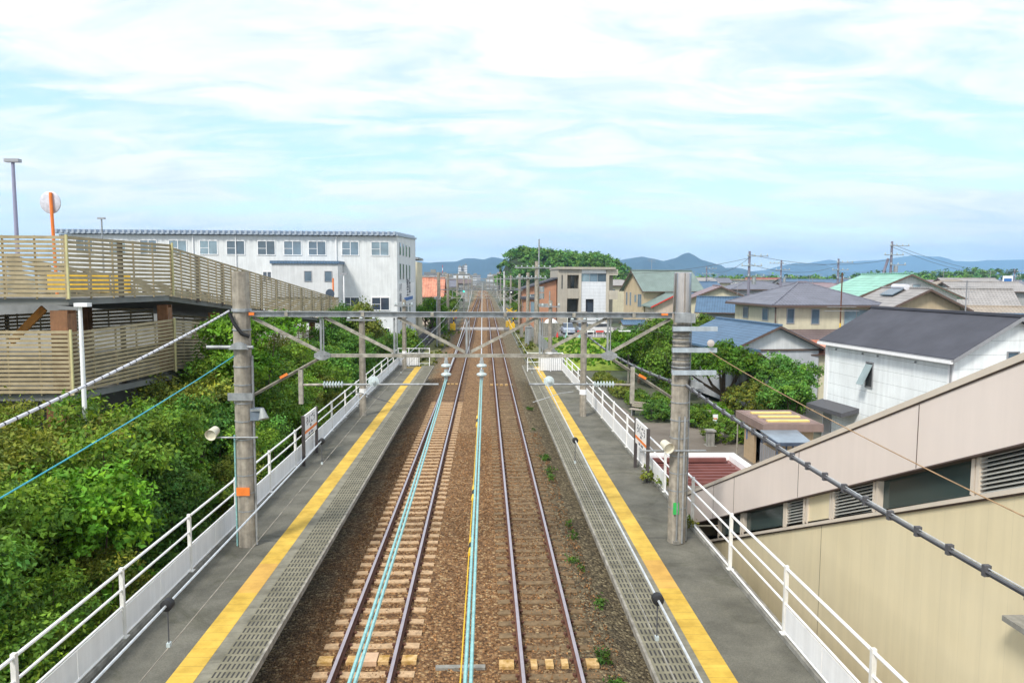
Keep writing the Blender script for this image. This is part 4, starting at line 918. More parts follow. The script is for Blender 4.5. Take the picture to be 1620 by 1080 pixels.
def house(name, label, x, y, rz, w, d, ze, zr, wm, rm, roof='gable', wins=(), over=0.45, z0=None, cat='house', trim=None, th=0.14, group=None, glass=None):
    z0 = gz(x, y)-0.1 if z0 is None else z0
    t = thing(name, label, cat, (x, y, 0), group, R(rz)); ORG[t.name] = Vector((0, 0, 0))
    if rz == 0: ORG[t.name] = Vector((0, 0, 0))
    # all parts in local coordinates around the thing's origin
    o = over; trim = trim or M_brown
    if roof == 'gable':
        MB().prism([(-d/2, z0), (d/2, z0), (d/2, ze), (0, zr-0.02), (-d/2, ze)], 'x', -w/2, w/2).build('wall', wm, t)
        s = (zr-ze)/(d/2); zo = ze-s*o
        rf = MB()
        rf.slab([(-w/2-o, -d/2-o, zo+th), (w/2+o, -d/2-o, zo+th), (w/2+o, -0.001, zr+th), (-w/2-o, -0.001, zr+th)], th)
        rf.slab([(-w/2-o, 0.001, zr+th), (w/2+o, 0.001, zr+th), (w/2+o, d/2+o, zo+th), (-w/2-o, d/2+o, zo+th)], th)
        r = rf.build('roof', rm, t)
        MB().box(-w/2-o-0.01, w/2+o+0.01, -0.14, 0.14, zr+th-0.02, zr+th+0.10).build('ridge_cap', rm, r)
        for xx in (-w/2-o-0.03, w/2+o+0.003):
            m = MB().prism([(-d/2-o, zo-0.05), (-d/2-o, zo+th-0.02), (0, zr+th-0.02), (d/2+o, zo+th-0.02), (d/2+o, zo-0.05), (0, zr-0.05)], 'x', xx, xx+0.027)
            m.build('barge_board', trim, t)
        m = MB(); m.box(-w/2-o, w/2+o, -d/2-o-0.11, -d/2-o-0.005, zo+0.0, zo+0.10); m.build('gutter', trim, t)
    elif roof == 'hip':
        MB().box(-w/2, w/2, -d/2, d/2, z0, ze).build('wall', wm, t)
        h = min(w, d)/2; A, B = w/2+o, d/2+o; a = max(0.0, (w-d)/2); b_ = max(0.0, (d-w)/2)
        rf = MB(); vs = [(-A, -B, ze), (A, -B, ze), (A, B, ze), (-A, B, ze), (-a, -b_, zr), (a, -b_, zr), (a, b_, zr), (-a, b_, zr)]
        rf.add([(p[0], p[1], p[2]-0.16) for p in vs[:4]]+vs, [(3, 2, 1, 0), (0, 1, 5, 4), (1, 2, 6, 5), (2, 3, 7, 6), (3, 0, 4, 7), (4, 5, 9, 8), (5, 6, 10, 9), (6, 7, 11, 10), (7, 4, 8, 11), (8, 9, 10, 11)])
        r = rf.build('roof', rm, t)
        m = MB()
        for p, q in ((0, 4), (1, 5), (2, 6), (3, 7)): m.bar(vs[p], vs[q], 0.16, 0.10)
        if a > 0: m.bar(vs[4], vs[5], 0.2, 0.14)
        m.build('ridge_cap', rm, r)
        m = MB(); m.box(-A-0.09, A+0.09, -B-0.10, -B-0.002, ze-0.20, ze-0.06); m.box(-A-0.10, -A-0.002, -B-0.0, B, ze-0.20, ze-0.06); m.build('gutter', trim, t)
    elif roof == 'flat':
        MB().box(-w/2, w/2, -d/2, d/2, z0, ze).build('wall', wm, t)
        MB().box(-w/2-o, w/2+o, -d/2-o, d/2+o, ze+0.001, ze+(zr-ze)).build('roof', rm, t)
    if name in ('town_house', 'cream_house', 'tan_hip_house', 'white_storehouse') :
        q = random.Random(int(x*7+y)); ax0 = w*q.uniform(-0.3, 0.3); zt_ = zr+0.1
        if q.random() < 0.75:
            m = MB(); m.bar((ax0, 0, zt_), (ax0, 0, zt_+1.6), 0.04, 0.04)
            for dz_, L_ in ((1.55, 0.55), (1.3, 0.45)):
                m.bar((ax0-L_, 0, zt_+dz_), (ax0+L_, 0, zt_+dz_), 0.03, 0.03)
                for kk in range(6): m.bar((ax0-L_+kk*L_/2.5, -0.25, zt_+dz_), (ax0-L_+kk*L_/2.5, 0.25, zt_+dz_), 0.02, 0.02)
            m.build('aerial', M_alu, t)
        if roof != 'flat': MB().tube([(w/2-0.1, -d/2-0.06, z0), (w/2-0.1, -d/2-0.06, ze-0.15)], 0.05, 6).build('downpipe', trim, t)
        if name != 'white_storehouse' and q.random() < 0.6: MB().box(-w*0.1-0.4, -w*0.1+0.4, -d/2-0.34, -d/2-0.003, ze-2.9, ze-2.3).build('air_conditioner', M_white, t, False, 0.03)
    for wdef in wins:
        f_, u, z, ww, wh = wdef[:5]; window_on(t, None, f_, u, z, ww, wh, w, d, mull=ww > 0.9, glass=glass)
    return t
W_cream = ext('cream_siding', (0.62, 0.57, 0.42)); W_white = ext('white_siding', (0.66, 0.67, 0.68)); W_tan = ext('tan_siding', (0.50, 0.40, 0.27))
W_brick = ext('brick_siding', (0.47, 0.24, 0.15)); W_grey = ext('grey_siding', (0.36, 0.37, 0.37)); W_pink = ext('pale_pink_wall', (0.60, 0.50, 0.42))
W_board = ext('white_boarding', (0.86, 0.90, 0.91)); stripes(W_board, 2, 0.62, 0.018, 0.45, 0.3, 0.01)
W_corr = ext('corrugated_grey', (0.50, 0.52, 0.56)); stripes(W_corr, 0, 0.2, 0.05, 0.25, 0.5, 0.02)
R_blue = roofmat('blue_tile', (0.085, 0.155, 0.25)); R_slate = roofmat('slate_grey', (0.165, 0.17, 0.21)); R_dark = mat('dark_shingle', (0.066, 0.068, 0.085), 0.8, 0.25, 0.6)
R_gg = roofmat('grey_green_roof', (0.20, 0.26, 0.24)); R_green = roofmat('green_tile', (0.27, 0.52, 0.42), 0.5, 0.42); R_grey = roofmat('grey_tile', (0.33, 0.31, 0.30), 0.45, 0.3)
R_mauve = roofmat('mauve_tile', (0.27, 0.20, 0.22)); R_red = roofmat('red_tile', (0.36, 0.12, 0.11)); R_orange = roofmat('orange_tile', (0.62, 0.25, 0.16), 0.5, 0.45, 0.4); R_brown = roofmat('brown_tile', (0.16, 0.12, 0.12))
R_tan = roofmat('tan_tile', (0.36, 0.30, 0.24))

# white boarded storehouse with the dark roof
ang = math.degrees(math.atan2(-9.4, 1.14))   # eave runs from (19.2, 40.0) to (20.34, 30.6)
ex = Vector((0.1204, -0.9927)); nx_ = Vector((0.9927, 0.1204)); cc = Vector((19.77, 35.3))+nx_*2.95
wh = house('white_storehouse', 'white boarded two storey storehouse with a plain dark roof behind the stair hall', cc.x, cc.y, ang, 9.5, 5.9, 4.30, 5.95, W_board, R_dark, 'gable',
           [('E', -0.1, 3.55, 0.5, 0.95)], 0.28, -1.3, 'building', M_alu)
# (local -y side faces the camera's left; local +x end is the near gable)
def wh_parts():
    t = wh; d = 5.9; w = 9.5
    MB().box(-w/2-0.28, w/2+0.28, -d/2-0.42, -d/2-0.30, 4.06, 4.20).build('gutter_lip', M_white, t)
    MB().box(-w/2-0.03, -w/2+0.25, -d/2-0.05, -d/2-0.005, -1.3, 4.25).build('corner_trim', M_white, t)
    MB().box(w/2-0.3, w/2+0.03, -d/2-0.05, -d/2-0.005, -1.3, 4.25).build('corner_trim', M_white, t)
    # tilted-open window on the long side
    f = MB(); u = -0.9
    f.box(u-0.30, u+0.30, -d/2-0.05, -d/2-0.003, 2.15, 2.22); f.box(u-0.30, u+0.30, -d/2-0.05, -d/2-0.003, 3.42, 3.49); f.box(u-0.30, u-0.24, -d/2-0.045, -d/2-0.003, 2.221, 3.419); f.box(u+0.24, u+0.30, -d/2-0.045, -d/2-0.003, 2.221, 3.419)
    wn = f.build('window', M_alu, t)
    MB().box(u-0.24, u+0.24, -d/2-0.02, -d/2-0.003, 2.22, 3.42).build('opening', M_dark, wn)
    MB().add([(u-0.26, -d/2-0.04, 3.35), (u+0.26, -d/2-0.04, 3.35), (u+0.26, -d/2-0.55, 2.32), (u-0.26, -d/2-0.55, 2.32), (u-0.26, -d/2-0.07, 3.37), (u+0.26, -d/2-0.07, 3.37), (u+0.26, -d/2-0.58, 2.34), (u-0.26, -d/2-0.58, 2.34)],
             [(0, 1, 2, 3), (4, 5, 6, 7), (0, 1, 5, 4), (1, 2, 6, 5), (2, 3, 7, 6), (3, 0, 4, 7)]).build('sash', glassmat('sash_glass', (0.25, 0.32, 0.33), 0.2), wn)
    # low lean-to and vents
    MB().slab([(-4.9, -d/2-1.0, 0.72), (-1.6, -d/2-1.0, 0.72), (-1.6, -d/2-0.01, 0.95), (-4.9, -d/2-0.01, 0.95)], 0.22).build('lean_to_roof', M_wdark, t)
    MB().box(-4.7, -4.0, -d/2-0.08, -d/2-0.01, -1.2, 0.65).build('shutter', M_alu, t)
    m = MB()
    for k in (-3.8, -1.5, -0.3, 2.4): m._lathe(Vector((k, -d/2, 3.85)), Vector((0, -1, 0)), [(0, 0.04), (0.06, 0.05)], 8, None)
    m.build('vent', M_steel, t)
    for yy in (-1.9,): MB().box(w/2+0.005, w/2+0.35, yy-0.25, yy+0.2, 1.9, 2.75).build('hoist_box', M_white, t); MB().box(w/2+0.36, w/2+0.37, yy-0.12, yy+0.1, 2.35, 2.65).build('mark', M_orange, t); MB().box(w/2+0.02, w/2+0.30, yy-0.12, yy+0.16, 2.76, 3.02).build('alarm_lamp', M_red, t)
    MB()._lathe(Vector((w/2, -0.05, 3.05)), Vector((1, 0, 0)), [(0, 0.2), (0.03, 0.2)], 5, None).build('flower_emblem', M_orange, t)
    for k in (3.6,): MB().box(w/2+0.003, w/2+0.02, -d/2+0.1, d/2-0.1, 2.93, 2.955).build('floor_joint', M_alu, t)
wh_parts()

# blue roofed house with pale gable
hb = house('blue_roof_house', 'single storey house with big blue tiled roof and white gable behind the round tree', 19.5, 53.6, 97, 9.0, 6.4, 2.95, 4.4, W_corr, R_blue, 'gable', [], 0.5, -0.8, 'house')
MB().prism([(-3.2, 2.90), (3.2, 2.90), (0, 4.34)], 'x', -4.56, -4.502).build('gable_panel', W_white, hb)
MB().box(-4.60, -4.501, -3.3, 3.3, 2.78, 2.88).build('band', M_brown, hb)
hb2 = house('porch_roof', 'small blue and orange porch roof attached left of the white gable', 18.1, 48.4, 97, 1.2, 1.3, 2.3, 2.75, W_grey, R_blue, 'gable', [], 0.3, -0.9, 'porch')
# cream two storey house with hipped grey roof
cream = house('cream_house', 'two storey cream house with wide grey hipped roof and brown gutters', 26.9, 60.9, 5, 8.4, 7.6, 5.72, 7.42, W_cream, R_slate, 'hip',
      [('S', -3.0, 4.25, 0.55, 1.1), ('S', -0.9, 4.2, 0.6, 1.1), ('S', 2.6, 4.1, 2.0, 1.15), ('W', 2.0, 4.4, 0.9, 0.9), ('W', -1.6, 4.4, 0.9, 0.9)], 0.6, -0.8, 'house')
MB().tube([(-4.4, -4.1, 5.5), (-4.4, -4.1, -0.5)], 0.06, 6).build('downpipe', M_brown, cream)
MB().slab([(-4.0, -6.4, 3.05), (7.0, -6.4, 3.05), (7.0, -4.02, 3.75), (-4.0, -4.02, 3.75)], 0.15).build('lower_roof', R_brown, cream)
MB().box(-3.4, 6.8, -6.0, -4.01, -0.8, 2.95).build('lower_wall', W_cream, cream)
house('orange_roof_shed', 'low shed with orange tiled roof in front of the cream house', 24.0, 51.5, -5, 4.2, 3.5, 2.5, 3.1, W_cream, R_orange, 'gable', [], 0.3, -0.8, 'shed')
# green tiled house
gh = house('green_roof_house', 'house with bright green tiled roof and pale gable', 37.0, 66.2, 88, 8.0, 8.6, 6.25, 8.1, W_white, R_green, 'gable', [('W', -0.4, 6.6, 0.6, 0.7), ('W', 0.7, 6.6, 0.6, 0.7)], 0.5, -0.8, 'house')
yh = house('yellow_gable_house', 'house with grey tiled roof, yellow gable and a water heater on its ridge', 34.25, 58.9, 88, 7.6, 5.3, 5.6, 6.9, W_tan, R_grey, 'gable', [], 0.6, -0.8, 'house')
def heater():
    M_ac = mat('heater_white', (0.70, 0.70, 0.74), 0.3, 0.05, 3, metal=0.2)
    MB().tube([(-1.6, 0.35, 7.12), (0.4, 0.35, 7.12)], 0.25, 14).build('tank', M_ac, yh, True)
    MB().slab([(-1.6, 1.5, 6.52), (0.4, 1.5, 6.52), (0.4, 0.62, 7.0), (-1.6, 0.62, 7.0)], 0.08).build('collector', M_glass, yh)
heater()
house('tan_hip_house', 'two storey tan house with a grey green roof and steep gable on its left end', 24.6, 101, 12, 8.2, 7.0, 6.3, 8.75, W_tan, R_gg, 'gable',
      [('W', -2.4, 4.1, 0.35, 1.7), ('W', -1.1, 4.1, 0.35, 1.7), ('W', 0.6, 4.6, 0.5, 0.9), ('W', 2.0, 4.0, 1.1, 1.6), ('S', -1.6, 3.9, 1.1, 1.5), ('W', 2.4, 0.8, 1.0, 1.4)], 0.5)
house('tan_annex', 'small tan annex with a red trimmed gable right of the two storey tan house', 24.2, 94, 90, 5.0, 5.6, 4.35, 5.75, W_pink, R_gg, 'gable', [], 0.5, None, 'house', M_red)
house('garden_shed', 'small grey shed with white door between the brown building and the tan house', 18.9, 92, 0, 2.8, 2.5, 1.9, 2.3, W_white, R_blue, 'gable', [], 0.2, None, 'shed')
bh = house('brick_house', 'brick coloured house with two slanted dark roofs left of the brown building', 10.1, 109, 0, 5.0, 8.0, 6.0, 7.9, W_brick, R_brown, 'flat', [('S', -0.9, 3.2, 1.6, 2.2), ('W', 1.5, 4.2, 0.6, 1.6)], 0.0)
for ch in list(bh.children):
    if ch.name.startswith('roof'): bpy.data.objects.remove(ch)
MB().slab([(-3.2, -4.5, 6.1), (3.0, -4.5, 8.0), (3.0, 4.5, 8.0), (-3.2, 4.5, 6.1)], 0.2).build('roof', R_dark, bh)
MB().prism([(-2.5, 6.002), (2.5, 6.002), (2.5, 7.5), (-2.5, 6.1)], 'y', -4.0, 4.0).build('gable_wall', W_brick, bh)
bh.location = (9.75, 136, -1.9); bh.scale = (1.25, 1.25, 1.25)
house('brick_house_wing', 'lower brick coloured wing with slanted roof nearest the line', 6.9, 112, 0, 2.2, 7.0, 4.6, 4.9, W_brick, R_dark, 'flat', [('W', 0, 2.6, 0.8, 1.4), ('S', 0.2, 2.6, 0.5, 1.6)], 0.3)

# brown concrete building with white siding
def brown_building():
    t = thing('concrete_building', 'three storey brown concrete building with recessed balconies and white siding panel', 'building', (13.8, 100, -0.4)); off = ORG[t.name]
    cm = ext('brown_concrete', (0.43, 0.39, 0.33)); cl = ext('light_concrete', (0.52, 0.47, 0.39)); ws = ext('white_clapboard', (0.72, 0.74, 0.78)); stripes(ws, 2, 0.45, 0.03, 0.3, 0.3, 0.02)
    MB().box(10.0, 18.0, 102.2, 112, -0.4, 9.0).build('wall', cm, t)
    MB().box(9.9, 17.9, 99.6, 112.2, 9.002, 9.3).build('roof_slab', cm, t)
    MB().box(10.0, 11.3, 100, 102.198, -0.4, 9.0).build('pier', cm, t)
    MB().box(10.5, 10.65, 99.97, 99.998, 6.3, 8.2).build('slit_window', M_dark, t)
    MB().box(12.9, 13.25, 100, 102.198, -0.4, 9.0).build('pier', cl, t)
    MB().box(16.7, 17.1, 100, 102.198, -0.4, 9.0).build('pier', cl, t)
    MB().box(11.31, 12.89, 99.9, 100.05, 5.0, 6.35).build('balcony_front', cm, t)
    MB().box(11.31, 12.89, 100.06, 102.19, 4.9, 5.0).build('balcony_floor', cm, t)
    MB().box(17.11, 18.3, 99.9, 100.05, 4.9, 6.1).build('balcony_front', cl, t)
    MB().box(17.11, 18.3, 100.0, 102.1, 8.2, 9.0).build('upper_beam', cl, t)
    MB().box(11.31, 12.89, 100.0, 102.19, 8.2, 8.99).build('upper_beam', cm, t)
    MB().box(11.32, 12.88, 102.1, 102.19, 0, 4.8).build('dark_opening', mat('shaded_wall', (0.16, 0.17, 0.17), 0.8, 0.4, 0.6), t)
    MB().box(12.0, 12.5, 102.1, 102.19, 6.4, 8.1).build('window', M_glassd, t)
    m = MB(); m.box(13.26, 16.69, 100.1, 100.2, 1.2, 2.6); m.box(13.26, 13.9, 100.1, 100.2, 2.601, 4.9); m.box(15.0, 16.69, 100.1, 100.2, 2.601, 4.9); m.box(13.26, 16.69, 100.1, 100.2, 4.901, 7.3); m.build('white_cladding', ws, t)
    MB().box(13.9, 15.0, 100.5, 100.6, 2.6, 4.9).build('window', M_glassd, t)
    MB().box(13.26, 16.69, 100.15, 102.19, 8.4, 8.99).build('upper_band', M_white, t)
    for a, b_ in ((13.28, 14.4), (14.45, 15.5), (15.55, 16.68)):
        w_ = MB().box(a, b_, 100.25, 100.3, 7.31, 8.39).build('window', M_glass, t)
        MB().box(b_, b_+0.045, 100.2, 100.32, 7.31, 8.39).build('mullion', M_alu, w_)
    MB().box(13.3, 16.65, 100.21, 102.1, -0.4, 1.19).build('ground_wall', W_tan, t)
    for a in (13.8, 14.6, 15.4, 16.1): MB().box(a, a+0.25, 100.18, 100.208, 0.2, 0.9).build('small_window', M_dark, t)
    # stands beyond the car park; modelled at a smaller unit and enlarged
    t.location = (17.95, 130, -2.8); t.scale = (1.3, 1.3, 1.3)
brown_building()

# further roofs of the town, seen one behind another
HS = [('creamgable', 29.6, 92, 78, 8.5, 8.6, 5.0, 6.75, W_cream, R_mauve, 'gable', 'cream house with a large blank gable and mauve roof right of the sleeve topped mast'),
      ('a', 27.9, 97, 10, 5.0, 5.5, 4.9, 5.9, W_cream, R_blue, 'hip', 'small cream house with blue roof just right of the mast'),
      ('b', 35.5, 121, 5, 6.0, 6.0, 6.2, 7.2, W_white, R_blue, 'gable', 'white house with blue ridge, higher behind the small blue roofed house'),
      ('c', 27.2, 82, -20, 5.0, 5.0, 4.2, 5.55, W_grey, R_blue, 'gable', 'blue roofed outbuilding left of the two storey cream house'),
      ('d', 51.0, 136, 0, 11.0, 8.0, 6.0, 7.5, W_grey, R_slate, 'hip', 'wide dark slate roofed house behind the cream gable'),
      ('e', 86.0, 230, 0, 16.0, 10.0, 7.6, 8.0, W_white, R_tan, 'flat', 'long flat white building far behind the slate roof'),
      ('f', 51.5, 180, 10, 10.0, 7.0, 6.9, 8.1, W_grey, R_grey, 'gable', 'grey gabled house far behind the mast'),
      ('g', 51.7, 111, -15, 12.0, 8.5, 5.9, 7.25, W_grey, R_mauve, 'hip', 'mauve roofed house between the cream house and the green roof'),
      ('h', 69.5, 100, -10, 9.0, 8.0, 6.3, 7.4, W_grey, R_grey, 'gable', 'grey tiled house right of the green roofed gable'),
      ('j', 50.5, 74, -20, 6.5, 6.5, 4.9, 6.7, W_grey, R_grey, 'gable', 'temple like house with layered grey roof on the right'),
      ('k', 113, 150, -15, 34.0, 14.0, 4.8, 6.4, W_tan, R_red, 'gable', 'very long dull red roofed hall at the right edge'),
      ('l', 78.5, 120, -15, 11.0, 9.0, 6.5, 7.8, W_tan, R_tan, 'hip', 'tan tiled roof right of the green roofed house peak'),
      ('m', 108, 160, -10, 11.0, 8.0, 6.9, 8.2, W_white, R_grey, 'gable', 'pale two storey house in front of the far wood'),
      ('n', 101, 220, 0, 22.0, 12.0, 6.4, 7.9, W_white, R_blue, 'gable', 'long building with a pale blue roof in the distance'),
      ('o', 45.5, 61, -25, 12.0, 7.0, 4.6, 5.3, W_grey, R_tan, 'gable', 'low brown roofed shed right of the yellow gable'),
      ('p', 35.8, 46, -30, 5.0, 6.0, 4.7, 5.3, W_grey, R_blue, 'gable', 'blue roof corner peeping over the storehouse'),
      ('q', 79.5, 180, 5, 9.0, 7.0, 6.2, 7.4, W_white, R_mauve, 'hip', 'mauve hipped roof far behind the two wired poles'),
      ('r', 65.5, 210, -5, 10.0, 7.0, 6.9, 8.1, W_cream, R_slate, 'gable', 'cream walled house in the far row near the first wired pole'),
      ('s', 84.6, 262, 8, 12.0, 8.0, 7.0, 8.4, W_grey, R_grey, 'hip', 'grey hipped house in the far row left of the second wired pole'),
      ('t', 104, 270, -5, 12.0, 8.0, 6.9, 8.4, W_cream, R_red, 'gable', 'red roofed house in the far row right of the second wired pole'),
      ('u', 120, 245, 4, 11.0, 8.0, 6.5, 7.9, W_white, R_slate, 'hip', 'slate hipped house far behind the green roof'),
      ('v', 158, 300, 0, 20.0, 10.0, 6.8, 8.2, W_grey, R_tan, 'gable', 'tan roofed hall far behind the braced pole'),
      ('w', 160, 225, -10, 16.0, 10.0, 6.6, 8.0, W_white, R_slate, 'gable', 'slate gabled house at the far right edge of town'),
      ('x', 42.0, 88, 12, 8.0, 7.0, 5.0, 6.2, W_white, R_slate, 'gable', 'white house with slate roof between the cream gable and cream house'),
      ('y', 36.5, 150, -8, 8.0, 7.0, 6.1, 7.3, W_tan, R_brown, 'gable', 'brown roofed tan house just behind the small blue roof'),
      ('z', 31.0, 170, 6, 9.0, 7.0, 6.3, 7.6, W_cream, R_grey, 'hip', 'grey hipped cream house behind the tan annex'),
      ('aa', 95, 190, 12, 10.0, 8.0, 5.9, 7.2, W_white, R_brown, 'hip', 'brown hipped house in the middle distance behind the green roof'),
      ('ab', 130, 190, -12, 12.0, 8.0, 5.8, 7.2, W_cream, R_blue, 'hip', 'blue hipped house far right before the wood'),
      ('ac', 66, 150, 0, 9.0, 7.0, 5.8, 7.1, W_cream, R_slate, 'gable', 'slate gabled cream house behind the mauve roof')]
for (k, x, y, rz, w, d, ze, zr, wm, rm, rt, lab) in HS:
    wins = [('S', -w*0.25, ze-2.0, 1.4, 1.0), ('S', w*0.22, ze-2.0, 1.4, 1.0)] if k != 'creamgable' else [('S', -2.8, 3.2, 1.2, 0.9)]
    house('town_house', lab, x, y, rz, w, d, ze, zr, wm, rm, rt, wins, 0.5, None, 'house', None, 0.14, 'houses of the town')
# scattered far small houses
rg = random.Random(11); cnt = 0
cols = [(W_white, 'white'), (W_cream, 'cream'), (W_grey, 'grey'), (W_tan, 'tan')]; rcs = [(R_slate, 'slate'), (R_blue, 'blue'), (R_brown, 'brown'), (R_grey, 'grey'), (R_mauve, 'mauve')]
fh = []
for i in range(60):
    y = 320+rg.random()*800; x = y*(0.12+rg.random()*0.62)
    wm, wn_ = cols[i % 4]; rm, rn = rcs[(i*3+i//5) % 5]
    fh.append((x, y, wm, rm, wn_, rn))
protos = {}
for (x, y, wm, rm, wn_, rn) in fh:
    key = (wn_, rn)
    lab = 'tiny far %s walled house with %s roof in the distant town on the right' % key
    if key not in protos: protos[key] = house('far_house', lab, x, y, rg.uniform(-20, 20), 13, 9, 6.4, 8.4, wm, rm, 'gable' if len(protos) % 2 else 'hip', [('S', -2.5, 4.0, 1.8, 1.2), ('S', 2.5, 4.0, 1.8, 1.2)], 0.5, -0.6, 'house', None, 0.14, 'far %s walled %s roofed houses' % key)
    else: copy_tree(protos[key], None, lab, (x, y, 0), R(rg.uniform(-20, 20)))

# ------------------------------------------------------------------ toilets, bicycle shelter, plaza furniture
def toilet_block():
    t = thing('toilet_block', 'flat roofed tan toilet block with three yellow skylight strips', 'building', (14.2, 34.3, -1.2))
    wl = ext('tan_tile_wall', (0.50, 0.37, 0.23)); stripes(wl, 2, 0.3, 0.01, 0.3, 0.2, 0.005, True, 0, 0.3, 0.01)
    fa = mat('brown_fascia', (0.26, 0.185, 0.16), 0.6, 0.12, 2, streak=0.1)
    x0, x1, y0_, y1_ = 12.95, 15.1, 32.4, 35.3
    m = MB(); m.box(x0, x0+0.12, y0_, y0_+0.75, -1.2, 0.75); m.box(x0, x0+0.12, y0_+1.6, y0_+2.5, -1.2, 0.75); m.box(x0, x0+0.12, y1_-0.4, y1_, -1.2, 0.75); m.box(x0+0.121, x1, y0_, y0_+0.12, -1.2, 0.75); m.box(x1-0.12, x1, y0_+0.121, y1_, -1.2, 0.75); m.box(x0+0.121, x1-0.121, y1_-0.12, y1_, -1.2, 0.75); m.build('wall', wl, t)
    MB().box(x0+0.5, x0+0.6, y0_+0.13, y1_-0.13, -1.2, 0.74).build('inner_wall', M_dark, t)
    MB().box(x0-0.35, x1+0.3, y0_-0.35, y1_+0.35, 0.752, 1.10).build('fascia', fa, t)
    MB().box(x0-0.25, x1+0.2, y0_-0.25, y1_+0.25, 1.101, 1.125).build('roof', mat('roof_sheet', (0.25, 0.17, 0.15), 0.7, 0.2, 2), t)
    for k in range(3):
        y = y0_+0.1+k*1.0
        MB().box(x0+0.05, x1-0.15, y, y+0.26, 1.126, 1.20).build('skylight', mat('yellow_skylight', (0.78, 0.62, 0.22), 0.4, 0.15, 3), t)
        if k < 2: MB().box(x0+0.1, x1-0.2, y+0.45, y+0.75, 1.126, 1.15).build('roof_rib', fa, t)
    MB().box(x0-0.03, x0-0.002, y0_+2.55, y1_-0.42, -0.2, 0.5).build('door_sign', M_blue, t)
    for y in (y0_+2.3,): MB()._lathe(Vector((x0-0.02, y, 0.45)), Vector((-1, 0, 0)), [(0, 0.05), (0.06, 0.04)], 10, None).build('alarm_lamp', M_red, t)
    MB()._lathe(Vector((x1-0.55, y0_-0.02, 0.5)), Vector((0, -1, 0)), [(0, 0.06), (0.06, 0.05)], 10, None).build('alarm_lamp', M_red, t)
    MB().box(x1-0.95, x1-0.8, y0_-0.06, y0_-0.003, 0.4, 0.62).build('meter_box', M_white, t)
    MB().box(x1-0.35, x1+0.0, y0_-0.3, y0_-0.003, -0.25, 0.15).build('vent_box', M_white, t)
    for y in (y0_-0.2, y1_+0.2): MB().tube([(x0-0.28, y, -1.2), (x0-0.28, y, 0.75)], 0.035, 8).build('canopy_post', M_steel_old, t)
toilet_block()
t = thing('bicycle_shelter', 'dark glass roofed shelter in front of the toilet block', 'shelter', (13.2, 30.9, -1.2))
gr = glassmat('shelter_roof', (0.10, 0.13, 0.17), 0.25)
MB().slab([(12.5, 30.1, 0.72), (14.0, 30.1, 0.72), (14.15, 32.0, 0.86), (12.45, 32.0, 0.86)], 0.05).build('roof', gr, t)
m = MB(); m.box(12.42, 14.1, 30.0, 30.07, 0.58, 0.72); m.box(12.42, 12.48, 30.08, 32.0, 0.6, 0.74); m.build('frame', M_blue if False else mat('navy_steel', (0.06, 0.08, 0.12), 0.4, 0.2, 4), t)
for p in ((12.5, 30.15), (13.95, 30.15), (12.5, 31.9), (13.95, 31.9), (12.9, 30.15)): MB().box(p[0]-0.03, p[0]+0.03, p[1]-0.03, p[1]+0.03, -1.2, 0.6).build('post', MATS['navy_steel'], t)
m = MB()
for k in range(8): m.box(12.46, 12.49, 30.3+k*0.22, 30.42+k*0.22, -1.1, 0.3)
m.build('side_bars', M_alu, t)
t = thing('white_notice_board', 'narrow white notice board standing in front of the clipped hedge', 'sign', (13.0, 40.1, -1.2))
MB().box(12.88, 13.16, 40.08, 40.12, -0.75, 0.05).build('board', M_white, t)
MB().box(12.99, 13.05, 40.121, 40.17, -1.2, 0.0).build('post', M_steel, t)
for k in range(3): MB().box(12.91, 13.12, 40.073, 40.079, -0.62+k*0.2, -0.55+k*0.2).build('print_line', M_teal if k % 2 else M_orange, t)
t = thing('stone_pillar', 'short square stone pillar beside the clipped hedge', 'pillar', (12.05, 37.8, -1.2))
MB().box(11.85, 12.2, 37.6, 38.0, -1.25, -0.42).build('shaft', M_conc, t); MB().box(11.78, 12.27, 37.53, 38.07, -0.419, -0.34).build('cap', M_conc, t); MB().box(11.75, 12.3, 37.5, 38.1, -1.25, -1.17).build('base', M_conc, t)
def bench(x, y, rz, lab):
    t = thing('bench', lab, 'bench', (x, y, -1.2), None, R(rz)); ORG[t.name] = Vector((0, 0, 0))
    wd = mat('bench_slat', (0.40, 0.35, 0.30), 0.7, 0.2, 8)
    for k in range(4): MB().box(-0.9, 0.9, -0.22+k*0.12, -0.13+k*0.12, 0.42, 0.46).build('seat_slat', wd, t)
    for k in range(3): MB().box(-0.9, 0.9, 0.26, 0.29, 0.55+k*0.13, 0.64+k*0.13).build('back_slat', wd, t)
    for s in (-0.7, 0.7): MB().box(s-0.03, s+0.03, -0.2, 0.29, 0.0, 0.419).build('leg', M_steel, t)
bench(12.9, 43.5, -25, 'slatted bench right of the right mast by the hedge'); bench(10.2, 46.0, -35, 'slatted bench left of the right mast by the path')
t = thing('rubbish_rack', 'row of low grey bicycle racks by the benches', 'bicycle rack', (12.6, 41.5, -1.2))
t.name = 'bicycle_rack'
for k in range(6): MB().tube([(12.0+k*0.28, 41.2+k*0.15, -1.2), (12.0+k*0.28, 41.2+k*0.15, -0.5), (12.15+k*0.28, 41.8+k*0.15, -0.5), (12.15+k*0.28, 41.8+k*0.15, -1.2)], 0.03, 6).build('hoop', M_steel, t)
def street_lamp(x, y, z0, z1, lab, arm=1.0, m=None, hood=None):
    t = thing('street_lamp', lab, 'street lamp', (x, y, z0))
    MB().tube([(x, y, z0), (x, y, z1)], [0.08, 0.05], 10).build('pole', m or M_steel, t, True)
    MB().box(x-0.1 if arm > 0 else x+arm, x+arm if arm > 0 else x+0.1, y-0.12, y+0.12, z1+0.001, z1+0.1).build('lamp_head', M_white, t)
    return t
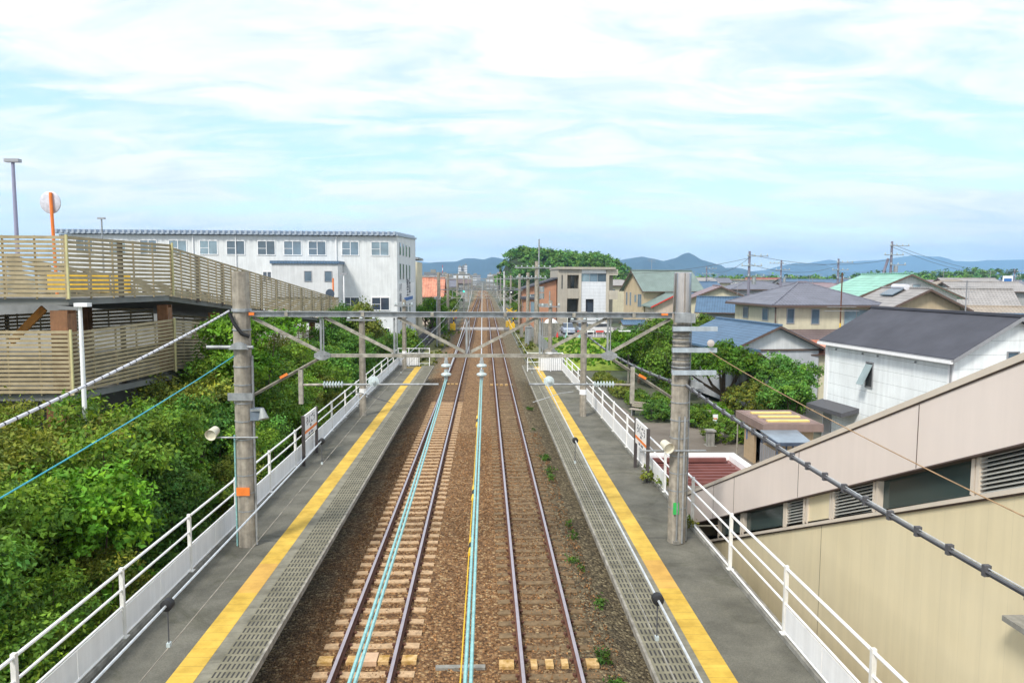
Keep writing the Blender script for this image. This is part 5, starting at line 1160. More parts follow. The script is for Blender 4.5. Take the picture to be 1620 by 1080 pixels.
street_lamp(12.0, 60, -1.0, 3.3, 'brown street lamp with flat white head among the trees', -0.9, M_steel_old)
street_lamp(-10.9, 20.0, -1.2, 6.8, 'pale lamp post with short head in front of the garage ramp', 0.25, M_white)

# parking lot
def make_car(col, lab, x, y, rz):
    t = thing('parked_car', lab, 'car', (x, y, -0.36), 'cars in the parking lot', R(rz)); ORG[t.name] = Vector((0, 0, 0))
    L, Wd = 3.9, 1.65
    sec = [(-1.95, 0.25), (-1.95, 0.75), (-1.75, 0.88), (-0.95, 0.98), (1.5, 1.0), (1.9, 0.85), (1.95, 0.3)]
    MB().prism(sec, 'y', -Wd/2, Wd/2).build('body', mat('car_paint_'+lab.split()[0], col, 0.25, 0.05, 2, metal=0.2, spec=0.6), t, False, 0.05)
    cab = [(-0.95, 0.985), (-0.35, 1.45), (1.1, 1.48), (1.55, 1.0)]
    MB().prism([(p[0], p[1]) for p in cab], 'y', -Wd/2+0.12, Wd/2-0.12).build('window', M_glassd, t, False, 0.03)
    MB().slab([(-0.33, -Wd/2+0.14, 1.53), (1.1, -Wd/2+0.14, 1.55), (1.1, Wd/2-0.14, 1.55), (-0.33, Wd/2-0.14, 1.53)], 0.05).build('roof', MATS['car_paint_'+lab.split()[0]], t)
    for wx in (-1.2, 1.2):
        for s in (-1, 1):
            w_ = MB()._lathe(Vector((wx, s*(Wd/2-0.16), 0.3)), Vector((0, s, 0)), [(0, 0.3), (0.18, 0.3)], 16, None).build('wheel', M_black, t)
            MB()._lathe(Vector((wx, s*(Wd/2+0.021), 0.3)), Vector((0, s, 0)), [(0, 0.18), (0.01, 0.16)], 12, None).build('rim', M_steel, w_)
    for s in (-1, 1):
        MB().box(-1.99, -1.951, s*0.6-0.15, s*0.6+0.15, 0.62, 0.76).build('headlight', M_porc, t); MB().box(1.951, 1.98, s*0.65-0.1, s*0.65+0.1, 0.6, 0.8).build('tail_light', M_red, t)
    MB().box(-1.97, -1.951, -0.16, 0.16, 0.4, 0.5).build('number_plate', M_white, t)
make_car((0.40, 0.46, 0.58), 'blue grey small car facing the field in the parking lot', 12.2, 106.6, 90)
make_car((0.78, 0.78, 0.80), 'white small car facing left at the right side of the parking lot', 17.0, 107.0, 8)
make_car((0.30, 0.36, 0.42), 'steel coloured car parked behind the short post', 14.5, 107.2, 90)
t = thing('barricade', 'row of red and white barricade boards in the parking lot', 'barricade', (14, 101, -0.4))
for k in range(4):
    x = 12.9+k*1.3; MB().box(x, x+1.1, 100.9, 100.95, 0.25, 0.5).build('board', M_white if k % 2 else M_red, t)
    for e in (0.1, 1.0): MB().box(x+e-0.03, x+e+0.03, 100.951, 101.0, -0.4, 0.55).build('leg', M_white, t)
for (x, y, c, lab) in ((11.2, 99.5, M_teal, 'green traffic cone at the left of the parking lot edge'), (13.0, 99.2, M_teal, 'green traffic cone at the middle of the parking lot edge'), (10.0, 99.9, M_red, 'red traffic cone near the concrete block')):
    t = thing('traffic_cone', lab, 'traffic cone', (x, y, -0.4))
    MB()._lathe(Vector((x, y, -0.36)), Vector((0, 0, 1)), [(0, 0.2), (0.7, 0.04)], 12, None).build('cone', c, t); MB().box(x-0.25, x+0.25, y-0.25, y+0.25, -0.4, -0.36).build('base', c, t)
pole('guard_post', 11.3, 99.3, -0.4, 3.0, 0.05, 0.05, 'thin green and white post at the parking lot edge', 'pole', [], M_white)
pole('guard_post', 13.9, 99.6, -0.4, 2.6, 0.05, 0.05, 'thin white post in the middle of the parking lot', 'pole', [], M_white)

# ------------------------------------------------------------------ wooden slat parking garage
def garage():
    t = thing('parking_garage', 'parking garage with sloping ramps behind brown horizontal wooden slats', 'parking garage', (-13, 23, -1.2))
    sm = mat('slat_wood', (0.37, 0.295, 0.175), 0.75, 0.22, 2.2, col2=(0.45, 0.37, 0.235), bump=0.2, bscale=20)
    pm = mat('pale_post', (0.55, 0.50, 0.26), 0.6, 0.15, 3); st = mat('rusty_column', (0.32, 0.155, 0.075), 0.7, 0.35, 3, streak=0.3); dk = mat('deck_steel', (0.20, 0.205, 0.20), 0.8, 0.25, 1)
    def fence(a, b_, h, n, m_=None, name='slat_panel', back=True):
        """slats run parallel to the base line a-b"""
        a = Vector(a); b_ = Vector(b_); d = (b_-a); hd = Vector((d.x, d.y, 0)).normalized(); nrm = Vector((hd.y, -hd.x, 0))
        m = MB()
        for k in range(n):
            z = Vector((0, 0, (k+0.5)*h/n)); wz = h/n*0.68
            if (k-4) % 6 == 5 and False: continue
            m.bar(a+z, b_+z, 0.03, wz)
        m.build(name, m_ or sm, t)
        L = d.length; k = max(1, round(L/0.95)); m = MB()
        for i in range(k+1):
            p = a.lerp(b_, i/k)-nrm*0.045
            m.bar(p+Vector((0, 0, -0.05)), p+Vector((0, 0, h-0.01)), 0.05, 0.04)
        m.build('slat_frame', sm, t)
        q = max(1, round(L/3.0))
        for i in range(1, q):
            p = a.lerp(b_, i/q)-nrm*0.16; MB().bar(p+Vector((0, 0, -0.1)), p+Vector((0, 0, h-0.02)), 0.13, 0.13).build('post', mat('garage_post', (0.035, 0.03, 0.028), 0.6, 0.2, 4), t)
    A = (-30, 22.6); B = (-12.88, 23.0); Cc = (-11.8, 28.0); D_ = (-11.97, 60.0)
    z1, z2 = 6.95, 3.95; zd1, zd2 = 4.15, 1.5
    H1, H2 = 1.92, 2.0
    fence((*A, z1), (*B, z1), H1, 14); fence((*B, z1), (*Cc, z1-0.02), H1, 14); fence((*Cc, z1-0.02), (*D_, zd1), H1-0.1, 14)
    fence((*A, z2), (*B, z2), H2, 15); fence((*B, z2), (-11.8, 28.0, z2+0.15), H2-0.05, 15); fence((-11.8, 28.0, z2+0.15), (-12.0, 52.0, 2.0), H2-0.1, 15)
    for p, z, h in ((B, z1, H1), (Cc, z1, H1), (B, z2, H2), (Cc, z2+0.1, H2)):
        MB().bar((p[0]+0.05, p[1]-0.05, z-0.03), (p[0]+0.05, p[1]-0.05, z+h+0.02), 0.06, 0.06).build('corner_post', pm, t)
    # far return of the ramp and fence on its inner side
    fence((-12.0, 60.0, zd1), (-18.0, 60.3, zd1), H1-0.2, 13)
    fence((-18.2, 28.5, z1), (-18.2, 60, zd1), 1.5, 9)
    # decks
    def deck(poly, th, nm='deck'): MB().slab(poly, th).build(nm, dk, t)
    deck([(-40, 22.8, z1-0.03), (-12.93, 23.1, z1-0.03), (-11.9, 27.9, z1-0.03), (-40, 27.9, z1-0.03)], 0.2)
    deck([(-40, 27.92, z1-0.03), (-18.3, 27.92, z1-0.03), (-18.3, 36, z1-0.03), (-40, 36, z1-0.03)], 0.35)
    deck([(-18.28, 27.92, z1-0.03), (-12.05, 27.92, z1-0.03), (-12.05, 60, zd1-0.03), (-18.28, 60, zd1-0.03)], 0.2)
    deck([(-40, 22.8, z2-0.03), (-12.93, 23.1, z2-0.03), (-11.9, 27.9, z2-0.03), (-40, 27.9, z2-0.03)], 0.2)
    deck([(-40, 27.92, z2-0.03), (-18.3, 27.92, z2-0.03), (-18.3, 50, z2-0.03), (-40, 50, z2-0.03)], 0.3)
    deck([(-18.28, 27.92, z2+0.12), (-12.05, 27.92, z2+0.12), (-12.05, 52, 1.97), (-18.28, 52, 1.97)], 0.2)
    # slats of the inner ramp seen between the decks
    fence((-28, 33, 4.6), (-15.5, 34.5, 5.3), 0.95, 6); fence((-15.2, 36.0, 4.9), (-13.5, 44, 4.2), 0.9, 6)
    MB().box(-40, -18.5, 49.7, 49.9, -1.2, z1-0.4).build('rear_wall', dk, t)
    MB().box(-40, -14, 36.2, 36.4, -1.2, z2-0.4).build('rear_wall', dk, t)
    for (x, y, za, zb, w) in ((-13.25, 23.35, z2+0.0, z1-0.4, 0.52), (-12.3, 28.4, z2+0.1, z1-0.4, 0.4), (-12.5, 34, 3.6, 6.0, 0.38), (-12.5, 40, 3.1, 5.5, 0.36), (-12.5, 47, 2.5, 4.9, 0.36), (-12.5, 53, 1.6, 4.4, 0.36), (-12.5, 58.5, -1.2, 3.9, 0.36), (-17.5, 23.6, z2, z1-0.4, 0.5), (-22.0, 23.6, z2, z1-0.4, 0.5),
                             (-13.5, 23.35, -1.2, z2-0.35, 0.52), (-12.5, 28.4, -1.2, z2-0.3, 0.4), (-12.5, 40, -1.2, 2.7, 0.36), (-17.5, 32.5, z2, z1-0.4, 0.4), (-16.0, 41, 3.0, 5.3, 0.4), (-22, 32.5, z2, z1-0.4, 0.4), (-17.5, 23.6, -1.2, z2-0.35, 0.5)):
        m = MB(); m.box(x-w/2, x+w/2, y-w/2, y-w/2+0.05, za, zb); m.box(x-w/2, x+w/2, y+w/2-0.05, y+w/2, za, zb); m.box(x-0.03, x+0.03, y-w/2+0.051, y+w/2-0.051, za, zb)
        m.box(x+w/2-0.14, x+w/2-0.001, y-w/2+0.051, y+w/2-0.051, za+0.1, zb-0.1)
        m.build('column', st, t)
    MB().bar((-16.6, 26.0, 5.3), (-15.4, 26.0, 6.5), 0.1, 0.25).build('hazard_board', mat('hazard_orange', (0.9, 0.38, 0.08), 0.5, 0.2, 5), t)
garage()
t = thing('convex_mirror', 'round mirror disc on an orange pole on the garage top deck', 'mirror', (-15.5, 27, 6.95))
MB().tube([(-15.5, 27.0, 6.95), (-15.57, 27.0, 10.6)], 0.055, 10).build('pole', M_orange, t, True)
MB()._lathe(Vector((-15.66, 27.1, 10.26)), Vector((0.15, 1, 0.05)).normalized(), [(-0.02, 0.36), (0.0, 0.40), (0.04, 0.40), (0.05, 0.36)], 28, None).build('mirror_disc', mat('mirror_back', (0.62, 0.62, 0.68), 0.35, 0.25, 8), t, True)
t = thing('convex_mirror', 'small round mirror on an orange pole at the low end of the garage ramp', 'mirror', (-12.7, 61.5, 4.0))
MB().tube([(-12.7, 61.5, 4.0), (-12.7, 61.5, 7.6)], 0.07, 10).build('pole', M_orange, t, True)
MB()._lathe(Vector((-12.95, 61.4, 6.3)), Vector((-0.3, -1, 0)).normalized(), [(-0.02, 0.40), (0.03, 0.40)], 20, None).build('mirror_disc', M_glassd, t, True)
def lamp_pole(x, y, z0, z1, lab, c):
    t = thing('deck_lamp', lab, 'lamp post', (x, y, z0)); MB().tube([(x, y, z0), (x, y, z1)], [0.09, 0.06], 10).build('pole', c, t, True)
    MB().box(x-0.28, x+0.28, y-0.12, y+0.12, z1+0.001, z1+0.13).build('lamp_head', M_alu, t)
lamp_pole(-18.7, 30, 6.9, 12.1, 'tallest lamp post standing on the garage deck at the left edge', mat('lilac_grey', (0.30, 0.30, 0.42), 0.5, 0.1, 3))
lamp_pole(-30.7, 60, -1, 12.2, 'thin lamp pole rising before the white office building', M_steel)
lamp_pole(-12.0, 62.5, 3, 7.9, 'short white lamp beside the white office annex', M_white)
# objects kept on the top deck: banner and yellow barrier
t = thing('deck_banner', 'red banner frame behind the slats at the left edge of the deck', 'banner', (-17.2, 25, 6.95)); MB().box(-18.3, -16.55, 25.0, 25.05, 7.1, 8.3).build('cloth', M_red, t); MB().box(-18.4, -18.31, 24.95, 25.1, 6.95, 8.5).build('pole', M_orange, t)
t = thing('deck_barrier', 'yellow barrier panels behind the slats of the top deck', 'barrier', (-13.5, 27, 6.95)); 
for k in range(4): MB().box(-15.6+k*0.75, -14.95+k*0.75, 26.6, 26.65, 7.05, 7.75).build('panel', M_yellow, t)

# ------------------------------------------------------------------ white office building
def office():
    t = thing('office_building', 'long three storey white office building with signs on its right end', 'building', (-26, 76, -0.4))
    wl = ext('office_white', (0.72, 0.74, 0.75)); rb = mat('eave_blue', (0.36, 0.42, 0.50), 0.5, 0.1, 3)
    MB().box(-43.2, -9.1, 76, 96, -0.4, 11.9).build('wall', wl, t)
    m = MB(); m.prism([(75.6, 11.95), (75.6, 12.12), (96.4, 12.9), (96.4, 12.7)], 'x', -43.4, -8.95)
    k = -43.3
    while k < -9.0:
        m.prism([(75.45, 12.0), (75.45, 12.38), (96.4, 13.16), (96.4, 12.905)], 'x', k, k+0.22); k += 0.555
    m.build('roof', rb, t)
    MB().prism([(76.001, 11.902), (96, 11.902), (96, 12.68), (76.001, 11.95)], 'x', -9.3, -9.1).build('side_gable', wl, t)
    def win(x0, x1, z0, z1, name='window', g_=M_glass):
        m = MB(); f = 0.07
        m.box(x0-f, x1+f, 75.93, 76.02, z0-f, z0); m.box(x0-f, x1+f, 75.93, 76.02, z1, z1+f); m.box(x0-f, x0, 75.935, 76.02, z0+0.001, z1-0.001); m.box(x1, x1+f, 75.935, 76.02, z0+0.001, z1-0.001); c = (x0+x1)/2; m.box(c-0.03, c+0.03, 75.94, 76.02, z0+0.001, z1-0.001); m.box(x0+0.001, c-0.031, 75.95, 76.02, z0+(z1-z0)*0.45, z0+(z1-z0)*0.45+0.04)
        w_ = m.build(name, M_white, t); MB().box(x0, x1, 75.97, 76.02, z0, z1).build('pane', g_, w_)
    for a, b_ in ((-35.1, -33.5), (-32.2, -30.5), (-29.1, -27.4), (-26.4, -24.65), (-23.27, -21.57), (-20.6, -18.9), (-18.1, -16.4), (-14.7, -13.05), (-11.7, -9.95), (-38.2, -36.6), (-41.5, -39.9)): win(a, b_, 9.98, 11.32)
    for a, b_ in ((-14.8, -13.05), (-11.7, -9.95)): win(a, b_, 4.35, 5.6, 'window', M_glassd); win(a, b_, 1.0, 2.4, 'window', M_glassd)
    win(-22.8, -22.0, 7.3, 8.2, 'window', M_glassd)
    for x in (-44+1.0, -29.8, -25.5, -15.3): MB().tube([(x, 75.9, -0.3), (x, 75.9, 11.9)], 0.06, 8).build('downpipe', M_white, t)
    for y in (78.6, 81.6, 84.8, 88.2):
        for z0, z1 in ((10.1, 11.4), (7.5, 9.2), (3.0, 4.6), (0.3, 2.0)):
            w_ = MB().box(-9.1, -9.05, y-0.55, y+0.55, z0, z1).build('window', M_alu, t); MB().box(-9.06, -9.04, y-0.47, y+0.47, z0+0.06, z1-0.06).build('pane', M_glass, w_)
    MB().box(-9.1, -9.06, 76.6, 93.5, 4.95, 7.1).build('sign_board', M_white, t)
    text('sign_letters', 'いり', M_text, t, (-9.05, 78.6, 6.6), ROT_PX, 1.1); text('sign_letters', '鍼灸', M_text, t, (-9.05, 78.6, 5.5), ROT_PX, 1.05)
    text('sign_letters', '整体', M_text, t, (-9.05, 86.8, 6.4), ROT_PX, 2.3)
    MB().box(-9.058, -9.045, 82.2, 91.8, 5.05, 5.45).build('sign_bar', M_blue, t)
    return t
office()
t = house('office_annex', 'white two storey annex with blue eave in front of the office building', -17.9, 74.6, 0, 6.5, 2.6, 9.0, 9.3, W_white, R_blue, 'flat', [('S', 0.3, 7.3, 0.65, 0.95), ('S', 2.3, 7.3, 0.65, 0.95)], 0.15, -0.5, 'building')
MB().box(-3.3, 3.3, -1.38, -1.305, 5.55, 5.7).build('band', M_dark, t)
t = thing('cream_tower_building', 'narrow cream building with a dark stair recess behind the office', 'building', (-11, 104, -0.4))
m = MB(); m.box(-13.0, -10.45, 100, 108, -0.4, 10.2); m.box(-9.75, -9.25, 100, 108, -0.4, 9.9); m.build('wall', W_cream, t)
MB().box(-10.449, -9.751, 101, 107.9, -0.4, 9.6).build('stair_recess', M_dark, t); MB().box(-13.2, -9.1, 99.8, 108.2, 10.201, 10.5).build('roof', M_steel, t)
MB().tube([(-10.6, 103, 10.5), (-10.6, 103, 13.2)], 0.05, 6).build('aerial', M_steel, t); MB().box(-11.6, -10.0, 102.97, 103.03, 12.8, 12.86).build('aerial_bar', M_steel, t)
house('orange_tile_house', 'house with bright orange tiled roof left of the line', -11.2, 131, 0, 7.4, 9.0, 4.6, 7.6, W_pink, R_orange, 'gable', [('S', 1.6, 2.2, 1.0, 1.6), ('S', 3.0, 2.2, 0.5, 1.6)], 0.4)
for (x, y, w, d, ze, zr, wm, rm, lab) in ((-16, 165, 8, 7, 6.2, 7.2, W_white, R_slate, 'white house with slate roof left of the line behind the orange roof'), (-12, 190, 9, 8, 5.6, 7.1, W_cream, R_slate, 'cream house with slate roof left of the line'),
                                          (-22, 230, 12, 9, 8.0, 8.4, W_white, R_grey, 'pale flat block left of the far line'), (-10, 262, 9, 8, 6.0, 7.4, W_grey, R_brown, 'grey house with brown roof by the far line')):
    house('lineside_house', lab, x, y, rg.uniform(-8, 8), w, d, ze, zr, wm, rm, 'gable' if zr-ze > 0.6 else 'flat', [('S', -1.5, 3.2, 1.5, 1.1), ('S', 1.5, 3.2, 1.5, 1.1)], 0.4, None, 'house', None, 0.14, 'houses left of the far line')
t = thing('dark_fence', 'dark louvred steel fence along the left side of the line', 'fence', (-7.2, 80, -0.5))
for k in range(10):
    y = 78+k*5.0; xa = -7.3+k*0.22; xb2 = -7.3+(k+1)*0.22
    MB().bar((xa, y, -0.4), (xa, y, 1.4), 0.08, 0.08).build('post', M_wdark, t)
    m = MB()
    for j in range(9): m.bar((xa, y+0.05, -0.25+j*0.19), (xb2, y+4.95, -0.25+j*0.19), 0.02, 0.14)
    m.build('louvre_panel', mat('navy_louvre', (0.045, 0.055, 0.085), 0.5, 0.2, 3), t)
for (x, y, c, lab) in ((-9.4, 72.5, M_white, 'white rounded machine beside the office building'), (-8.6, 74.5, M_alu, 'grey box shaped machine beside the office building')):
    t = thing('vending_machine', lab, 'machine', (x, y, -0.4)); MB().box(x-0.5, x+0.5, y-0.4, y+0.4, -0.4, 1.5).build('cabinet', c, t, False, 0.05); MB().box(x-0.4, x+0.4, y-0.43, y-0.402, 0.3, 1.3).build('front_panel', M_glassd, t); MB().box(x-0.3, x+0.3, y-0.42, y-0.402, -0.2, 0.1).build('hatch', M_black, t)

# ------------------------------------------------------------------ utility poles of the town with wires
def upole(x, y, z1, lab, brace=False, side=1):
    t = pole('utility_pole', x, y, -0.4, z1, 0.19, 0.12, lab, 'utility pole', [(z1-0.5, -0.3 if side > 0 else -1.9, 1.9 if side > 0 else 0.3), (z1-1.5, -0.9, 1.3), (z1-2.6, -0.2, 1.6)], M_steel if False else mat('utility_concrete', (0.20, 0.19, 0.24), 0.8, 0.2, 3), 'utility poles of the town')
    if brace: MB().tube([(x-3.3, y, -0.4), (x-0.35, y, z1-1.9)], 0.14, 10).build('brace', MATS['utility_concrete'], t, True)
    MB()._lathe(Vector((x+0.5, y-0.1, z1-3.4)), Vector((0, 0, 1)), [(0, 0.22), (0.7, 0.22)], 12, None).build('transformer', M_steel, t)
    return t
upole(27.44, 75, 10.6, 'utility pole with stacked insulators above the cream house ridge'); upole(45.2, 110, 10.7, 'utility pole with double crossarm right of the cream house ridge', False, -1)
upole(46.7, 95, 10.5, 'utility pole left of the green roof'); upole(45.3, 80, 12.0, 'tall utility pole with a slanting brace behind the green roof', True)
upole(42.9, 140, 10.3, 'utility pole in front of the peaked blue mountain'); upole(111.6, 150, 10.3, 'utility pole at the far right edge above the red hall')
t = thing('antenna_pole', 'thin rust and yellow pole with rooftop aerial in front of the yellow gable', 'antenna', (21.9, 44, -1.0))
MB().tube([(21.9, 44, -1.0), (21.9, 44, 5.0)], 0.045, 8).build('lower_pole', M_yellow, t); MB().tube([(21.9, 44, 5.001), (21.9, 44, 8.1)], 0.04, 8).build('upper_pole', M_rust, t)
for z, L in ((6.0, 0.9), (5.75, 1.1)):
    a_ = MB(); a_.bar((21.9-L, 43.9, z), (21.9+L, 43.9, z), 0.03, 0.03)
    for k in range(7): a_.bar((21.9-L+0.1+k*(2*L-0.2)/6, 43.7, z), (21.9-L+0.1+k*(2*L-0.2)/6, 44.1, z), 0.02, 0.02)
    a_.build('aerial', M_alu, t)
t = thing('blue_sign_pole', 'small blue and white sign plate on a pole above the red hall', 'sign', (80.7, 110, 0)); MB().tube([(80.7, 110, 0), (80.7, 110, 8.2)], 0.12, 8).build('pole', M_steel, t); MB().box(79.9, 81.5, 109.8, 109.85, 7.0, 8.5).build('plate', M_white, t); MB().box(80.1, 81.3, 109.76, 109.79, 7.2, 8.1).build('blue_field', M_blue, t)
wires('street_wires', [sag((45.3, 80, 11.7), (111.6, 150, 10.0), 1.2, 20), sag((45.3, 80, 11.4), (111.6, 150, 9.6), 1.4, 20), sag((27.4, 75, 10.3), (45.3, 80, 10.0), 0.8, 14), sag((27.4, 75, 9.3), (46.7, 95, 9.6), 0.9, 14), sag((42.9, 140, 10), (27.4, 75, 9.9), 1.2, 14), sag((45.2, 110, 10.2), (46.7, 95, 9.9), 0.3, 8), sag((27.4, 75, 9.9), (6.4, 90, 9.1), 1.2, 16)], 0.022, M_wdark, 'thin dark wires strung between the poles over the town roofs', 'overhead wire')

# ------------------------------------------------------------------ foliage
def leaf_mesh(name, seed, blobs, nleaf, size, dark=0.5, bright=1.5, hue=(1.0, 1.0, 1.0), clump=0.35, flat=0.0):
    """blobs: (x, y, z, rx, ry, rz); leaves gathered in clumps spread through an uneven shell"""
    r = np.random.default_rng(seed); P = []; T = []; NR = []
    vol = np.array([b_[3]*b_[4]+b_[4]*b_[5]+b_[3]*b_[5] for b_ in blobs]); pr = vol/vol.sum()
    ncl = max(10, nleaf//26)
    for i in range(ncl):
        b_ = blobs[r.choice(len(blobs), p=pr)]
        d = r.normal(size=3); d /= np.linalg.norm(d)
        if d[2] < -0.35: d[2] *= -0.7
        rad = r.uniform(0.62, 1.06)
        c = np.array(b_[:3])+d*np.array(b_[3:])*rad
        k = r.poisson(26)+4; s = clump*r.uniform(0.6, 1.25)
        off = r.normal(size=(k, 3))*s*np.array([0.5, 0.5, 0.38])
        P.append(c+off); tone = r.uniform(dark, bright)*(0.85+0.3*r.random()); yl = r.random()
        T.append(np.column_stack([np.full(k, tone)*(0.85+0.45*yl)*hue[0], np.full(k, tone)*hue[1], np.full(k, tone)*(0.7+0.5*(1-yl))*hue[2]])*r.uniform(0.8, 1.2, (k, 1)))
        nn = d[None, :]*0.7+r.normal(size=(k, 3))*0.55+np.array([0, 0, 0.35]); NR.append(nn/np.linalg.norm(nn, axis=1)[:, None])
    P = np.vstack(P); T = np.vstack(T); NR = np.vstack(NR); n = len(P)
    u = np.cross(NR, r.normal(size=(n, 3))); u /= np.linalg.norm(u, axis=1)[:, None]; v = np.cross(NR, u)
    L = size*r.uniform(0.5, 1.6, (n, 1)); Wd = L*r.uniform(0.38, 0.6, (n, 1))
    a = P-u*L; b2 = P+v*Wd-NR*L*0.15; c2 = P+u*L; d2 = P-v*Wd-NR*L*0.15
    V = np.stack([a, b2, c2, d2], 1).reshape(-1, 3); Fi = np.arange(4*n).reshape(n, 4)
    me = bpy.data.meshes.new(name); me.vertices.add(4*n); me.vertices.foreach_set('co', V.astype(np.float32).ravel())
    me.loops.add(4*n); me.loops.foreach_set('vertex_index', Fi.astype(np.int32).ravel()); me.polygons.add(n)
    me.polygons.foreach_set('loop_start', np.arange(0, 4*n, 4, dtype=np.int32)); me.polygons.foreach_set('loop_total', np.full(n, 4, np.int32)); me.update(); me.validate()
    ca = me.color_attributes.new('tint', 'FLOAT_COLOR', 'CORNER'); cc_ = np.ones((4*n, 4), np.float32); cc_[:, :3] = np.repeat(np.clip(T, 0.02, 3), 4, axis=0); ca.data.foreach_set('color', cc_.ravel())
    return me
LF_dark = leafmat('leaf_dark', (0.080, 0.190, 0.030)); LF_mid = leafmat('leaf_mid', (0.115, 0.220, 0.024)); LF_bright = leafmat('leaf_bright', (0.115, 0.27, 0.018)); LF_olive = leafmat('leaf_olive', (0.160, 0.205, 0.032)); LF_hill = leafmat('leaf_hill', (0.11, 0.25, 0.05), 0.15)
def tree(name, label, x, y, z, blobs, nleaf, size, lm, seed, trunk=True, group=None, cat='tree', clump=0.35, dark=0.5, bright=1.5, limb=0.1):
    t = thing(name, label, cat, (x, y, z), group); ORG[t.name] = Vector((0, 0, 0))
    me = leaf_mesh('crown', seed, blobs, nleaf, size, dark, bright, clump=clump); me.materials.append(lm)
    c = bpy.data.objects.new('crown', me); C.objects.link(c); c.parent = t
    if trunk:
        m = MB(); r = random.Random(seed); top = max(b_[2] for b_ in blobs)
        m.tube([(0, 0, -0.1), (r.uniform(-.1, .1), r.uniform(-.1, .1), top*0.35), (r.uniform(-.2, .2), r.uniform(-.2, .2), top*0.8)], [limb, limb*0.75, limb*0.4], 8)
        for b_ in blobs[:7]: m.tube([(0, 0, top*0.28), (b_[0]*0.5, b_[1]*0.5, top*0.45), (b_[0], b_[1], b_[2])], [limb*0.6, limb*0.4, limb*0.15], 6)
        m.build('trunk', M_bark, t)
    return t
def blobset(seed, n, R_, H, z0=0.6, rb=0.9):
    r = random.Random(seed); out = []
    for i in range(n):
        a = r.random()*6.283; q = math.sqrt(r.random())*R_; z = z0+r.random()*(H-z0-rb*0.6)
        out.append((q*math.cos(a), q*math.sin(a), z, rb*r.uniform(0.6, 1.15), rb*r.uniform(0.6, 1.15), rb*r.uniform(0.55, 0.95)))
    return out
# thicket between the garage and the left platform
TH = 'bushes of the thicket left of the line'
kinds = []
specs = [(LF_mid, 'mid green bush with pale tips', 1.0), (LF_dark, 'dark glossy green bush', 1.0), (LF_olive, 'olive green bush with yellowish leaves', 1.0), (LF_mid, 'broad mid green bush', 1.15), (LF_dark, 'tall dark bush', 1.25), (LF_olive, 'thin wispy olive shrub', 0.9)]
for i, (lm, lab, k) in enumerate(specs):
    b_ = blobset(20+i, 13 if i != 5 else 10, 1.1*k, 5.4*k, 0.3, 0.98*k if i != 5 else 0.62)
    kinds.append(tree('thicket_bush', lab+' in the thicket between the garage and the left platform', -9.5, 12+i*3, -1.3, b_, 13500 if i != 5 else 7500, 0.062 if i != 5 else 0.05, lm, 40+i, True, TH+' ('+lab+')', 'bush', 0.34, 0.55, 1.9))
spots = []
r = random.Random(5)
for row, (xr, hmin, hmax) in enumerate(((-8.6, 0.60, 0.76), (-9.8, 0.86, 1.0), (-11.2, 0.90, 1.04))):
    y = 5.0+row*0.6
    while y < 66:
        q = 0.0 if y < 26 else (min(1, (y-26)/8)*0.12 if row else 0.06)
        if not (row == 2 and 23.0 < y < 25): spots.append((xr+r.uniform(-0.35, 0.35), y, r.uniform(hmin, hmax)+q))
        y += 2.05+r.uniform(-0.3, 0.4)+(0.8 if y > 35 else 0)
for y in (8, 10.5, 13, 15.5, 18, 20.3): spots.append((-12.9+r.uniform(-.3, .3), y, r.uniform(0.92, 1.06))); spots.append((-14.8+r.uniform(-.3, .3), y, r.uniform(0.92, 1.08))); spots.append((-17+r.uniform(-.3, .3), y+1.0, r.uniform(0.9, 1.05)))
for x_, y_, s_ in ((-13.0, 20.6, 1.12), (-14.2, 21.2, 1.2), (-15.6, 20.8, 1.1), (-16.8, 21.3, 1.22), (-12.0, 21.6, 1.0), (-11.3, 20.2, 0.95), (-13.6, 18.6, 1.0), (-15.2, 18.4, 1.05), (-11.4, 24.8, 0.95), (-11.2, 27.2, 1.0)): spots.append((x_, y_, s_))
first = [True]*6
for i, (x, y, s) in enumerate(spots):
    near_left = x < -10.5 and y < 25
    tall_wisp = i >= len(spots)-10
    k = 5 if tall_wisp else r.choice([2, 0, 1, 0, 2, 5]) if near_left else (r.choice([0, 1, 0, 3, 2]) if y < 28 else r.choice([0, 0, 3, 1, 2] if y < 44 else [1, 1, 4, 0]))
    hh = s*(0.92 if x > -8.8 and y < 30 else 1.0)
    if 38 < y: hh *= 0.93
    if first[k]: first[k] = False; o = kinds[k]; o.location = (x, y, -1.3); o.scale = (s*0.95, s*0.95, hh); o.rotation_euler = (0, 0, r.random()*6.28)
    else: copy_tree(kinds[k], None, None, (x, y, -1.3), r.random()*6.28, None, (s*0.95, s*0.95, hh))
tree('round_bright_bush', 'round bright green bush, brightest in the thicket left of the left mast', -9.0, 16.6, -1.2, [(0, 0, 3.6, 1.25, 1.2, 0.95), (0.5, -0.3, 3.1, 1.0, 1.0, 0.9), (-0.5, 0.1, 3.0, 1.0, 1.0, 0.9), (0.1, 0, 1.6, 1.0, 1.0, 1.0)], 9000, 0.07, LF_bright, 77, True, None, 'bush', 0.25, 0.7, 1.5)
tree('tall_bright_tree', 'bright yellow green tree top just right of the left mast', -9.4, 29.0, -1.2, blobset(90, 14, 1.4, 7.4, 1.5, 1.1), 14000, 0.075, LF_bright, 78, True, None, 'tree', 0.3, 0.5, 1.3)
tree('wispy_tree', 'wispy grey green tree in front of the white office building', -9.4, 55, -1.2, blobset(91, 10, 1.5, 7.4, 2.0, 1.1), 6500, 0.10, LF_olive, 79, True, None, 'tree', 0.5, 0.4, 1.2)
